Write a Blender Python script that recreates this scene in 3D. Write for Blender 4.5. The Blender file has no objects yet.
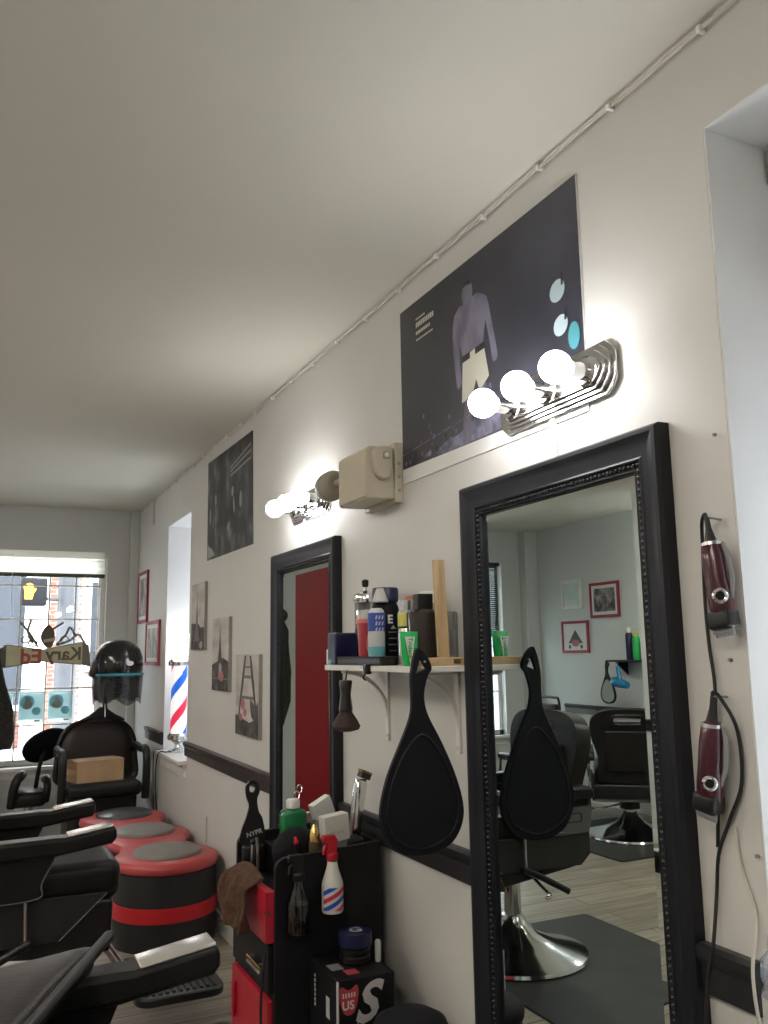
import bpy, math, random
from math import sin, cos, pi, radians
from mathutils import Matrix, Vector
random.seed(7)
S = bpy.context.scene
COL = S.collection

# ------------------------------------------------------------------ materials
def mat(name, col, rough=.5, metal=0., var=0., vscale=6., bump=0., bscale=60., coat=0., emit=None, estr=0., trans=0., spec=.5, ior=1.45, stretch=None):
    m = bpy.data.materials.new(name); m.use_nodes = True
    nt = m.node_tree; b = nt.nodes['Principled BSDF']
    b.inputs['Base Color'].default_value = (*col, 1)
    b.inputs['Roughness'].default_value = rough
    b.inputs['Metallic'].default_value = metal
    b.inputs['Coat Weight'].default_value = coat
    b.inputs['Coat Roughness'].default_value = .15
    b.inputs['Specular IOR Level'].default_value = spec
    b.inputs['IOR'].default_value = ior
    b.inputs['Transmission Weight'].default_value = trans
    if emit:
        b.inputs['Emission Color'].default_value = (*emit, 1); b.inputs['Emission Strength'].default_value = estr
    tc = nt.nodes.new('ShaderNodeTexCoord'); src = tc.outputs['Object']
    if stretch:
        mp = nt.nodes.new('ShaderNodeMapping'); mp.inputs['Scale'].default_value = stretch
        nt.links.new(src, mp.inputs['Vector']); src = mp.outputs['Vector']
    if var:
        n = nt.nodes.new('ShaderNodeTexNoise'); n.inputs['Scale'].default_value = vscale; n.inputs['Detail'].default_value = 4
        nt.links.new(src, n.inputs['Vector'])
        r = nt.nodes.new('ShaderNodeValToRGB')
        r.color_ramp.elements[0].position = .3; r.color_ramp.elements[1].position = .7
        r.color_ramp.elements[0].color = (*[max(0, c*(1-var)) for c in col], 1)
        r.color_ramp.elements[1].color = (*[min(1, c*(1+var)) for c in col], 1)
        nt.links.new(n.outputs['Fac'], r.inputs['Fac']); nt.links.new(r.outputs['Color'], b.inputs['Base Color'])
    if bump:
        n2 = nt.nodes.new('ShaderNodeTexNoise'); n2.inputs['Scale'].default_value = bscale; n2.inputs['Detail'].default_value = 3
        nt.links.new(src, n2.inputs['Vector'])
        bp = nt.nodes.new('ShaderNodeBump'); bp.inputs['Strength'].default_value = bump; bp.inputs['Distance'].default_value = .01
        nt.links.new(n2.outputs['Fac'], bp.inputs['Height']); nt.links.new(bp.outputs['Normal'], b.inputs['Normal'])
    return m

def glass_mat(name, tint=(1, 1, 1), gloss=.06, rough=.02):
    m = bpy.data.materials.new(name); m.use_nodes = True; nt = m.node_tree
    nt.nodes.remove(nt.nodes['Principled BSDF']); out = nt.nodes['Material Output']
    t = nt.nodes.new('ShaderNodeBsdfTransparent'); t.inputs['Color'].default_value = (*tint, 1)
    g = nt.nodes.new('ShaderNodeBsdfGlossy'); g.inputs['Roughness'].default_value = rough
    mx = nt.nodes.new('ShaderNodeMixShader'); lw = nt.nodes.new('ShaderNodeLayerWeight'); lw.inputs['Blend'].default_value = .35
    ma = nt.nodes.new('ShaderNodeMath'); ma.operation = 'MULTIPLY_ADD'; ma.inputs[1].default_value = .5; ma.inputs[2].default_value = gloss
    nt.links.new(lw.outputs['Fresnel'], ma.inputs[0]); nt.links.new(ma.outputs[0], mx.inputs['Fac'])
    nt.links.new(t.outputs[0], mx.inputs[1]); nt.links.new(g.outputs[0], mx.inputs[2]); nt.links.new(mx.outputs[0], out.inputs['Surface'])
    return m

def brick_mat(name, c1, c2, mortar, scale, bw, rh, ms, axes, rough=.8, offset=.5, grain=0., bump=0.):
    """a Brick Texture laid in the plane given by axes, e.g. 'XZ'"""
    m = bpy.data.materials.new(name); m.use_nodes = True; nt = m.node_tree; b = nt.nodes['Principled BSDF']
    b.inputs['Roughness'].default_value = rough
    tc = nt.nodes.new('ShaderNodeTexCoord'); sp = nt.nodes.new('ShaderNodeSeparateXYZ'); cb = nt.nodes.new('ShaderNodeCombineXYZ')
    nt.links.new(tc.outputs['Object'], sp.inputs[0])
    nt.links.new(sp.outputs[axes[0]], cb.inputs['X']); nt.links.new(sp.outputs[axes[1]], cb.inputs['Y'])
    br = nt.nodes.new('ShaderNodeTexBrick'); nt.links.new(cb.outputs[0], br.inputs['Vector'])
    br.inputs['Color1'].default_value = (*c1, 1); br.inputs['Color2'].default_value = (*c2, 1); br.inputs['Mortar'].default_value = (*mortar, 1)
    br.inputs['Scale'].default_value = scale; br.inputs['Brick Width'].default_value = bw; br.inputs['Row Height'].default_value = rh
    br.inputs['Mortar Size'].default_value = ms; br.offset = offset
    colout = br.outputs['Color']
    if grain:
        mp = nt.nodes.new('ShaderNodeMapping'); mp.inputs['Scale'].default_value = (1.2, 14, 1)
        nt.links.new(cb.outputs[0], mp.inputs['Vector'])
        n = nt.nodes.new('ShaderNodeTexNoise'); n.inputs['Scale'].default_value = 2.2; n.inputs['Detail'].default_value = 6
        nt.links.new(mp.outputs[0], n.inputs['Vector'])
        mr = nt.nodes.new('ShaderNodeMapRange'); mr.inputs['From Min'].default_value = .3; mr.inputs['From Max'].default_value = .7
        mr.inputs['To Min'].default_value = 1-grain; mr.inputs['To Max'].default_value = 1+grain
        nt.links.new(n.outputs['Fac'], mr.inputs['Value'])
        vm = nt.nodes.new('ShaderNodeVectorMath'); vm.operation = 'SCALE'
        nt.links.new(colout, vm.inputs[0]); nt.links.new(mr.outputs[0], vm.inputs['Scale']); colout = vm.outputs[0]
    nt.links.new(colout, b.inputs['Base Color'])
    return m

def noise_print(name, cols, scale, stretch=(1, 1, 1), rough=.45, detail=5):
    """mottled photographic print: noise through a ramp of given colours"""
    m = bpy.data.materials.new(name); m.use_nodes = True; nt = m.node_tree; b = nt.nodes['Principled BSDF']
    b.inputs['Roughness'].default_value = rough
    tc = nt.nodes.new('ShaderNodeTexCoord'); mp = nt.nodes.new('ShaderNodeMapping'); mp.inputs['Scale'].default_value = stretch
    n = nt.nodes.new('ShaderNodeTexNoise'); n.inputs['Scale'].default_value = scale; n.inputs['Detail'].default_value = detail
    r = nt.nodes.new('ShaderNodeValToRGB'); cr = r.color_ramp
    while len(cr.elements) < len(cols): cr.elements.new(.5)
    for i, (p, c) in enumerate(cols):
        cr.elements[i].position = p; cr.elements[i].color = (*c, 1)
    nt.links.new(tc.outputs['Object'], mp.inputs['Vector']); nt.links.new(mp.outputs[0], n.inputs['Vector'])
    nt.links.new(n.outputs['Fac'], r.inputs['Fac']); nt.links.new(r.outputs['Color'], b.inputs['Base Color'])
    return m

def translucent(name, col, f=.5):
    m = bpy.data.materials.new(name); m.use_nodes = True; nt = m.node_tree; nt.nodes.remove(nt.nodes['Principled BSDF']); out = nt.nodes['Material Output']
    d = nt.nodes.new('ShaderNodeBsdfDiffuse'); t = nt.nodes.new('ShaderNodeBsdfTranslucent'); mx = nt.nodes.new('ShaderNodeMixShader'); mx.inputs['Fac'].default_value = f
    for n in (d, t): n.inputs['Color'].default_value = (*col, 1)
    nt.links.new(d.outputs[0], mx.inputs[1]); nt.links.new(t.outputs[0], mx.inputs[2]); nt.links.new(mx.outputs[0], out.inputs['Surface'])
    return m

M = dict(
    tpaper=translucent('thin_paper', (.86, .90, .90), .6), taqua=translucent('thin_aqua_paper', (.74, .88, .90), .6), taquad=translucent('thin_teal_print', (.42, .72, .78), .6), tskin=translucent('thin_portrait_print', (.66, .60, .57), .6),
    tblind=translucent('thin_blind_shade', (.92, .92, .86), .6), tcream=translucent('thin_cream_sign', (.52, .49, .37), .35), tfabric=translucent('thin_blind_fabric', (.7, .7, .7), .35),
    wall=mat('wall_paint', (.60, .59, .573), .6, var=.025, vscale=2.2, bump=.05, bscale=90),
    wall_far=mat('wall_paint_cool', (.58, .60, .59), .6, var=.02, vscale=2, bump=.05, bscale=90),
    reveal=mat('white_reveal_paint', (.74, .74, .75), .5, var=.02),
    ceiling=mat('ceiling_paint', (.66, .64, .57), .8, var=.03, vscale=.9, bump=.04, bscale=40),
    white=mat('white_gloss_paint', (.72, .71, .69), .4, var=.03, vscale=9),
    shelf=mat('white_melamine', (.68, .66, .62), .4, var=.04, vscale=12),
    rail=mat('black_rail_paint', (.022, .022, .025), .35, var=.2, vscale=10),
    floor=brick_mat('grey_oak_planks', (.33, .29, .24), (.22, .19, .155), (.10, .085, .07), 1., 1.25, .16, .004, 'XY', .42, .37, grain=.35),
    matrub=mat('grey_rubber', (.028, .030, .029), .6, var=.25, vscale=5, bump=.2, bscale=120),
    black=mat('black_plastic', (.009, .009, .0105), .38, var=.2, vscale=12),
    glossblack=mat('gloss_black_hood', (.008, .008, .009), .16, coat=.4),
    blackmatte=mat('matte_black', (.006, .0065, .010), .65, var=.2, vscale=8, spec=.25),
    cab=mat('black_laminate', (.008, .008, .010), .5, var=.25, vscale=14, spec=.3),
    frame=mat('black_satin_wood', (.010, .011, .016), .42, var=.2, vscale=7, bump=.03, bscale=30, spec=.35),
    bead=mat('black_bead', (.03, .03, .035), .22),
    leather=mat('black_leather', (.010, .0095, .010), .36, var=.25, vscale=9, bump=.12, bscale=160, spec=.4),
    leather_b=mat('dark_brown_black_leather', (.018, .0115, .009), .4, var=.35, vscale=5, bump=.1, bscale=120, spec=.4),
    vinyl=mat('dark_grey_vinyl', (.016, .016, .018), .5, var=.2, vscale=20, bump=.2, bscale=300),
    panelgrey=mat('grey_side_plastic', (.10, .105, .11), .38, var=.1, vscale=8),
    chrome=mat('chrome', (.72, .72, .73), .12, 1.),
    chrome_d=mat('brushed_steel', (.55, .55, .56), .28, 1., var=.1, vscale=30),
    plate=mat('pale_metal_plate', (.74, .72, .69), .24, .8),
    mirror=mat('mirror_silvering', (.68, .76, .74), .0, 1.),
    bulb=mat('lit_globe', (1, 1, 1), .3, emit=(1., .99, .97), estr=22.),
    globe=mat('lit_pole_globe', (1, 1, 1), .3, emit=(1., .99, .97), estr=4.),
    tube=mat('fill_light_diffuser', (1, 1, 1), .5, emit=(1., .91, .78), estr=14.5),  # glow of the added ceiling fill fixtures
    beige=mat('beige_plastic', (.52, .47, .37), .45, var=.05, vscale=8),
    beige_d=mat('grey_beige_plastic', (.34, .31, .26), .5, var=.06, vscale=8),
    lens=mat('frosted_lens', (.6, .6, .58), .25),
    red=mat('red_laminate', (.44, .016, .034), .35, var=.08, vscale=8),
    redvin=mat('red_vinyl', (.46, .060, .065), .42, var=.08, vscale=6, bump=.05, bscale=120, coat=.15),
    redband=mat('red_band', (.55, .015, .025), .4, var=.06),
    reddoor=mat('red_door_paint', (.34, .012, .020), .4, var=.05, vscale=3),
    greycush=mat('grey_cushion', (.20, .19, .175), .5, var=.1, vscale=14, bump=.1, bscale=200),
    darkcush=mat('charcoal_cushion', (.05, .05, .052), .3, var=.15, vscale=14, bump=.1, bscale=200, coat=.2),
    frame_red=mat('red_wood_frame', (.30, .022, .045), .4, var=.12, vscale=20),
    paper=mat('white_paper', (.70, .70, .69), .6, var=.03),
    card=mat('cardboard', (.42, .28, .16), .75, var=.1, vscale=9, bump=.05, bscale=60),
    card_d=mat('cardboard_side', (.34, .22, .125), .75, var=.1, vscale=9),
    wood=mat('pale_wood', (.50, .35, .19), .55, var=.22, vscale=7, stretch=(7, 7, .8)),
    woodl=mat('pale_wood_lying', (.50, .34, .18), .55, var=.22, vscale=7, stretch=(.8, 7, 7)),
    navy=mat('navy_plastic', (.010, .012, .055), .35, var=.15, vscale=10),
    blue=mat('blue_label', (.035, .07, .33), .4),
    teal=mat('teal_label', (.14, .40, .44), .45),
    tealb=mat('teal_band', (.03, .22, .28), .25, coat=.3),
    green=mat('green_plastic', (.008, .17, .055), .25, coat=.3, var=.1),
    greenbag=mat('green_foil', (.02, .42, .10), .35, var=.12, vscale=18),
    greylid=mat('grey_translucent_lid', (.42, .42, .41), .35),
    pinkred=mat('pink_red_plastic', (.45, .06, .075), .35),
    pink=mat('pink_plastic', (.62, .22, .22), .4),
    orange=mat('copper_cap', (.50, .17, .065), .3, .35),
    yellow=mat('yellow_label', (.55, .52, .12), .5),
    silver=mat('silver_can', (.60, .60, .61), .25, .85),
    grey=mat('mid_grey', (.25, .25, .26), .5),
    lightgrey=mat('light_grey', (.5, .5, .5), .45),
    gold=mat('gold_metal', (.72, .52, .20), .25, 1.),
    bronze=mat('dark_gold', (.20, .145, .075), .35, .6),
    brown=mat('brown_terry', (.105, .052, .033), .95, var=.3, vscale=40, bump=.9, bscale=260),
    bristle=mat('brown_bristle', (.060, .038, .034), .8, var=.4, vscale=60, stretch=(6, 6, .4), bump=.5, bscale=150),
    brushh=mat('black_brush_handle', (.018, .016, .015), .35, coat=.3),
    burg=mat('burgundy_plastic', (.055, .006, .017), .28, coat=.4, var=.1),
    cord=mat('black_rubber_cord', (.012, .012, .013), .5),
    wcord=mat('white_cord', (.55, .52, .47), .5),
    clear=glass_mat('clear_plastic', (.88, .90, .92), .10, .06),
    jar=glass_mat('jar_glass', (.80, .83, .84), .12, .03),
    smoke=glass_mat('smoky_plastic', (.25, .25, .27), .05, .12),
    dkbottle=glass_mat('dark_bottle_plastic', (.16, .18, .22), .08, .1),
    pane=glass_mat('window_glass', (.93, .96, .96), .03, .0),
    milky=mat('milky_plastic', (.70, .69, .66), .35, var=.03),
    redplastic=mat('bright_red_plastic', (.55, .015, .035), .3, coat=.3),
    stripe_b=mat('stripe_blue', (.02, .09, .50), .35),
    stripe_r=mat('stripe_red', (.60, .03, .07), .35),
    lit_w=mat('lit_white_stripe', (.9, .9, .9), .3, emit=(1, 1, 1), estr=.30),
    lit_b=mat('lit_blue_stripe', (.02, .12, .6), .3, emit=(.02, .16, .75), estr=.30),
    lit_r=mat('lit_red_stripe', (.7, .03, .08), .3, emit=(.75, .03, .09), estr=.30),
    blind=mat('white_blind_slats', (.78, .78, .74), .6),
    blinddark=mat('dark_blind', (.02, .025, .03), .5),
    blindrail=mat('grey_blind_rail', (.10, .10, .085), .5),
    brick=brick_mat('red_brick', (.20, .070, .052), (.15, .052, .040), (.22, .19, .17), 1., .21, .075, .008, 'XZ', .9),
    brickp=brick_mat('pale_brick', (.28, .19, .16), (.22, .15, .13), (.28, .25, .23), 1., .21, .075, .008, 'XZ', .9),
    sky_block=mat('dark_sky_block', (.11, .11, .12), .9, var=.2, vscale=3),  # kept dark so the added wall dims daylight in the recesses
    stone=mat('white_stone', (.72, .72, .70), .8, var=.05),
    asphalt=mat('asphalt', (.30, .30, .31), .9, var=.1, vscale=8),
    pavement=mat('pavement', (.62, .61, .59), .9, var=.06, vscale=3),
    winglass=mat('dark_window', (.035, .04, .05), .5, spec=.2),
    polegrey=mat('grey_pole_paint', (.055, .058, .068), .5, var=.2, vscale=3),
    handlit=mat('orange_signal', (.9, .4, .02), .5, emit=(1, .42, .02), estr=2.5),
    creamsign=mat('cream_sign', (.50, .47, .36), .6, var=.05),
    signgrey=mat('sign_grey', (.20, .19, .16), .6),
    signbrown=mat('sign_brown', (.13, .11, .08), .6),
    signred=mat('sign_red', (.42, .09, .07), .6),
    aqua=mat('aqua_print', (.50, .72, .74), .55),
    aquad=mat('aqua_circle', (.20, .48, .52), .55),
    skin=mat('print_skin', (.50, .42, .37), .6),
    coat=mat('dark_woven_coat', (.035, .032, .030), .9, var=.6, vscale=60, bump=.5, bscale=150),
    hatgreen=mat('olive_cloth', (.07, .075, .05), .95, var=.4, vscale=20),
    dryerblue=mat('blue_dryer', (.02, .22, .42), .25, coat=.4),
    posterdark=noise_print('poster_dark_print', [(.30, (.016, .017, .026)), (.52, (.032, .033, .048)), (.75, (.060, .062, .085))], 2.3, (1, 1, 1), .3),
    fig=noise_print('print_figure_tone', [(.35, (.115, .105, .155)), (.6, (.20, .19, .27))], 14, (1, 1, .6)),
    figd=mat('print_dark_tone', (.022, .020, .028), .4),
    figl=mat('print_light_tone', (.58, .57, .50), .4),
    figw=mat('print_lamp_tone', (.34, .42, .46), .4),
    figm=noise_print('print_mid_tone', [(.4, (.08, .08, .13)), (.65, (.24, .24, .36))], 22),
    figo=mat('print_warm_speck', (.20, .11, .07), .4),
    printteal=mat('print_teal', (.05, .20, .24), .4),
    bwprint=noise_print('grey_crowd_print', [(.34, (.008, .008, .010)), (.50, (.030, .031, .035)), (.62, (.10, .105, .11)), (.74, (.30, .31, .32))], 7.5, (1, 1, .75)),
    bwl=mat('print_pale_grey', (.30, .31, .31), .5),
    canvas_sky=noise_print('canvas_sky_print', [(.3, (.36, .34, .31)), (.7, (.60, .575, .54))], 5, (1, 1, 2.5), .7),
    canvas_dk=noise_print('canvas_dark_print', [(.35, (.025, .024, .023)), (.6, (.085, .08, .075)), (.8, (.22, .21, .19))], 18, (1, 1, 1), .7),
    canvas_edge=mat('canvas_edge', (.30, .28, .255), .8),
    tower=mat('print_tower', (.075, .07, .066), .7),
    towerl=mat('print_tower_mid', (.17, .16, .15), .7),
    pinkpr=mat('print_pink', (.45, .14, .17), .7),
    artgrey=noise_print('framed_art_print', [(.35, (.07, .06, .06)), (.55, (.30, .27, .25)), (.75, (.55, .53, .50))], 9),
    artdark=noise_print('framed_dark_print', [(.4, (.05, .03, .035)), (.6, (.28, .25, .26)), (.8, (.6, .58, .58))], 12),
    cert=noise_print('certificate_print', [(.4, (.50, .62, .60)), (.7, (.62, .70, .68))], 9),
    liqdark=mat('dark_flask', (.040, .032, .030), .18, coat=.5),
)

# ------------------------------------------------------------------ mesh builder
class MB:
    def __init__(s): s.v = []; s.f = []; s.mi = []; s.mats = []
    def _m(s, m):
        m = M[m] if isinstance(m, str) else m
        if m not in s.mats: s.mats.append(m)
        return s.mats.index(m)
    def add(s, vs, fs, m, X=None):
        o = len(s.v); k = s._m(m)
        s.v += [(X @ Vector(p)) if X is not None else Vector(p) for p in vs]
        s.f += [tuple(i+o for i in f) for f in fs]; s.mi += [k]*len(fs); return s
    def box(s, c, d, m, rot=None):
        hx, hy, hz = d[0]/2, d[1]/2, d[2]/2
        vs = [(x, y, z) for x in (-hx, hx) for y in (-hy, hy) for z in (-hz, hz)]
        fs = [(0, 1, 3, 2), (4, 6, 7, 5), (0, 4, 5, 1), (2, 3, 7, 6), (0, 2, 6, 4), (1, 5, 7, 3)]
        X = Matrix.Translation(c)
        if rot is not None: X = X @ rot
        return s.add(vs, fs, m, X)
    def bx(s, x0, x1, y0, y1, z0, z1, m): return s.box(((x0+x1)/2, (y0+y1)/2, (z0+z1)/2), (abs(x1-x0), abs(y1-y0), abs(z1-z0)), m)
    def rbox(s, c, d, r, m, rot=None, n=4):
        """box with truly rounded edges"""
        r = min(r, min(d)/2*.999)
        def axis(h):
            a = [-h + r*(1-cos(pi/2*i/n)) for i in range(n+1)]
            return a + [-q for q in reversed(a)] if h > r*1.0001 else a + [-q for q in reversed(a[:-1])]
        h = [q/2 for q in d]; vs = []; fs = []
        for ax in range(3):
            u, w = [(1, 2), (0, 2), (0, 1)][ax]
            A, B = axis(h[u]), axis(h[w])
            for sg in (-1, 1):
                o = len(vs)
                for a in A:
                    for b in B:
                        p = [0, 0, 0]; p[ax] = sg*h[ax]; p[u] = a; p[w] = b
                        q = [max(-(h[i]-r), min(h[i]-r, p[i])) for i in range(3)]
                        dv = Vector([p[i]-q[i] for i in range(3)])
                        if dv.length > 1e-9: dv = dv.normalized()*r
                        vs.append(tuple(Vector(q)+dv))
                for i in range(len(A)-1):
                    for j in range(len(B)-1):
                        a0 = o+i*len(B)+j; f = (a0, a0+len(B), a0+len(B)+1, a0+1)
                        flip = (sg < 0) ^ (ax == 1)
                        fs.append(f[::-1] if flip else f)
        X = Matrix.Translation(c)
        if rot is not None: X = X @ rot
        return s.add(vs, fs, m, X)
    def cyl(s, p0, p1, r0, m, r1=None, n=24, caps=True):
        r1 = r0 if r1 is None else r1
        p0, p1 = Vector(p0), Vector(p1); d = (p1-p0).normalized()
        a = d.orthogonal().normalized(); b = d.cross(a)
        vs = []; fs = []
        for p, r in ((p0, r0), (p1, r1)):
            for i in range(n):
                t = 2*pi*i/n; vs.append(p + a*(r*cos(t)) + b*(r*sin(t)))
        for i in range(n): j = (i+1) % n; fs.append((i, j, n+j, n+i))
        if caps: fs += [tuple(range(n))[::-1], tuple(range(n, 2*n))]
        return s.add(vs, fs, m)
    def lathe(s, prof, c, m, n=32, X=None, sy=1.):
        vs = []; fs = []
        for r, z in prof:
            for i in range(n):
                t = 2*pi*i/n; vs.append((r*cos(t), r*sin(t)*sy, z))
        for k in range(len(prof)-1):
            for i in range(n):
                j = (i+1) % n; fs.append((k*n+i, k*n+j, (k+1)*n+j, (k+1)*n+i))
        if prof[0][0] > 1e-6: fs.append(tuple(range(n))[::-1])
        if prof[-1][0] > 1e-6: fs.append(tuple(range((len(prof)-1)*n, len(prof)*n)))
        T = Matrix.Translation(c)
        return s.add(vs, fs, m, T @ X if X is not None else T)
    def ell(s, c, r, m, n=24, k=14, X=None):
        if not hasattr(r, '__len__'): r = (r, r, r)
        prof = [(max(sin(pi*i/k), 0), -cos(pi*i/k)) for i in range(k+1)]
        vs = []; fs = []
        for pr, z in prof:
            for i in range(n):
                t = 2*pi*i/n; vs.append((r[0]*pr*cos(t), r[1]*pr*sin(t), r[2]*z))
        for q in range(k):
            for i in range(n):
                j = (i+1) % n; fs.append((q*n+i, q*n+j, (q+1)*n+j, (q+1)*n+i))
        T = Matrix.Translation(c)
        return s.add(vs, fs, m, T @ X if X is not None else T)
    def tube(s, pts, r, m, n=10, closed=False, caps=True):
        pts = [Vector(p) for p in pts]; N = len(pts); vs = []; fs = []
        rr = r if hasattr(r, '__len__') else [r]*N
        nrm = None
        for i, p in enumerate(pts):
            a = pts[i-1] if (i > 0 or closed) else p; b = pts[(i+1) % N] if (i < N-1 or closed) else p
            t = (b-a).normalized()
            if nrm is None: nrm = t.orthogonal().normalized()
            nrm = (nrm - t*nrm.dot(t)).normalized(); bi = t.cross(nrm)
            for k in range(n):
                q = 2*pi*k/n; vs.append(p + nrm*(rr[i]*cos(q)) + bi*(rr[i]*sin(q)))
        for i in range(N if closed else N-1):
            j = (i+1) % N
            for k in range(n):
                l = (k+1) % n; fs.append((i*n+k, i*n+l, j*n+l, j*n+k))
        if caps and not closed: fs += [tuple(range(n))[::-1], tuple(range((N-1)*n, N*n))]
        return s.add(vs, fs, m)
    def prism(s, poly, O, U, V, W, m, mside=None):
        """polygon (u,v) in frame O,U,V extruded along vector W"""
        O, U, V, W = map(Vector, (O, U, V, W)); n = len(poly)
        a = [O + U*u + V*v for u, v in poly]; b = [p + W for p in a]
        s.add(a+b, [tuple(range(n))[::-1], tuple(range(n, 2*n))], m)
        s.add(a+b, [(i, (i+1) % n, n+(i+1) % n, n+i) for i in range(n)], mside or m)
        return s
    def flat(s, poly, O, U, V, m):
        O, U, V = map(Vector, (O, U, V))
        return s.add([O+U*u+V*v for u, v in poly], [tuple(range(len(poly)))], m)
    def loft(s, rings, m, caps=True):
        n = len(rings[0]); vs = [p for r in rings for p in r]; fs = []
        for k in range(len(rings)-1):
            for i in range(n):
                j = (i+1) % n; fs.append((k*n+i, k*n+j, (k+1)*n+j, (k+1)*n+i))
        if caps: fs += [tuple(range(n))[::-1], tuple(range((len(rings)-1)*n, len(rings)*n))]
        return s.add(vs, fs, m)
    def text(s, body, size, O, U, V, m, lift=.0006, bold=.0, align='LEFT'):
        cu = bpy.data.curves.new('t', 'FONT'); cu.body = body; cu.size = size; cu.extrude = lift; cu.offset = bold; cu.align_x = align
        cu.resolution_u = 3
        ob = bpy.data.objects.new('t', cu); COL.objects.link(ob); dg = bpy.context.evaluated_depsgraph_get()
        me = ob.evaluated_get(dg).to_mesh()
        O, U, V = Vector(O), Vector(U), Vector(V); W = U.cross(V)
        vs = [O + U*v.co.x + V*v.co.y + W*v.co.z for v in me.vertices]; fs = [tuple(p.vertices) for p in me.polygons]
        s.add(vs, fs, m); ob.evaluated_get(dg).to_mesh_clear()
        bpy.data.objects.remove(ob); bpy.data.curves.remove(cu)
        return s
    def build(s, name, parent=None, smooth=True, ang=40, bevel=0., kind=None, label=None, cat=None, group=None):
        me = bpy.data.meshes.new(name); me.from_pydata([tuple(v) for v in s.v], [], s.f); me.validate(verbose=False)
        for m in s.mats: me.materials.append(m)
        if len(me.polygons) == len(s.mi): me.polygons.foreach_set('material_index', s.mi)
        import bmesh as _b
        bm = _b.new(); bm.from_mesh(me); _b.ops.remove_doubles(bm, verts=bm.verts, dist=1e-6); _b.ops.recalc_face_normals(bm, faces=bm.faces); bm.to_mesh(me); bm.free()
        if smooth:
            me.polygons.foreach_set('use_smooth', [True]*len(me.polygons)); me.set_sharp_from_angle(angle=radians(ang))
        ob = bpy.data.objects.new(name, me); COL.objects.link(ob)
        if parent is not None:
            ob.parent = parent; ob.matrix_parent_inverse = wm(parent).inverted()
        else:
            c = sum((Vector(v) for v in s.v), Vector())/max(1, len(s.v)); zmin = min(v[2] for v in s.v)
            c = Vector((c.x, c.y, zmin)); me.transform(Matrix.Translation(-c)); ob.location = c
        if bevel:
            bv = ob.modifiers.new('edge', 'BEVEL'); bv.width = bevel; bv.segments = 2; bv.limit_method = 'ANGLE'; bv.angle_limit = radians(50)
        tag(ob, label, cat, group, kind)
        return ob

def wm(o):
    m = Matrix.LocRotScale(o.location, o.rotation_euler, o.scale)
    if o.parent is not None: m = wm(o.parent) @ o.matrix_parent_inverse @ m
    return m
def tag(o, label=None, cat=None, group=None, kind=None):
    if label: o['label'] = label
    if cat: o['category'] = cat
    if group: o['group'] = group
    if kind: o['kind'] = kind
    return o
def empty(name, loc, label, cat, group=None, rz=0.):
    o = bpy.data.objects.new(name, None); COL.objects.link(o); o.location = loc; o.rotation_euler = (0, 0, rz); o.empty_display_size = .05
    return tag(o, label, cat, group)
def copy_tree(o, parent=None):
    c = o.copy(); COL.objects.link(c)
    if parent is not None: c.parent = parent; c.matrix_parent_inverse = o.matrix_parent_inverse.copy()
    for ch in [x for x in bpy.data.objects if x.parent == o]: copy_tree(ch, c)
    return c
def ry(a): return Matrix.Rotation(radians(a), 4, 'Y')
def rx(a): return Matrix.Rotation(radians(a), 4, 'X')
def rz_(a): return Matrix.Rotation(radians(a), 4, 'Z')
def ellipse(cx, cy, rx_, ry_, n=24, rot=0.):
    return [(cx + rx_*cos(t)*cos(rot) - ry_*sin(t)*sin(rot), cy + rx_*cos(t)*sin(rot) + ry_*sin(t)*cos(rot)) for t in [2*pi*i/n for i in range(n)]]
def rrect(x0, x1, y0, y1, r, n=5):
    P = []
    for cx, cy, a in ((x1-r, y1-r, 0), (x0+r, y1-r, 90), (x0+r, y0+r, 180), (x1-r, y0+r, 270)):
        for i in range(n+1): t = radians(a+90*i/n); P.append((cx+r*cos(t), cy+r*sin(t)))
    return P
def smoothpts(P, k=6, closed=False):
    P = [Vector(p) for p in P]; N = len(P); out = []
    for i in range(N if closed else N-1):
        p0 = P[i-1] if (i > 0 or closed) else P[i]; p1 = P[i]; p2 = P[(i+1) % N]
        p3 = P[(i+2) % N] if (i+2 < N or closed) else p2
        for j in range(k):
            t = j/k; out.append(.5*((2*p1) + (p2-p0)*t + (2*p0-5*p1+4*p2-p3)*t*t + (3*p1-p0-3*p2+p3)*t*t*t))
    if not closed: out.append(P[-1])
    return out
def smooth2(P, k=6): return [(v.x, v.y) for v in smoothpts([(a, b, 0) for a, b in P], k, True)]

import mathutils
def holed(mb, outer, inner, O, U, V, W, m):
    O, U, V, W = map(Vector, (O, U, V, W))
    o3 = [Vector((a, b, 0)) for a, b in outer]; i3 = [Vector((a, b, 0)) for a, b in inner]
    tris = mathutils.geometry.tessellate_polygon([o3, i3]); allp = o3+i3
    P0 = [O+U*p.x+V*p.y for p in allp]; P1 = [p+W for p in P0]
    n = len(allp); no = len(o3)
    fs = [tuple(t) for t in tris] + [tuple(i+n for i in t) for t in tris]
    for i in range(no): j = (i+1) % no; fs.append((i, j, n+j, n+i))
    for i in range(no, n): j = no+(i+1-no) % len(i3); fs.append((i, j, n+j, n+i))
    mb.add(P0+P1, fs, m)

H = 2.648          # ceiling height
XL, YF, YB = -4.10, 7.50, -1.60

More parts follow.
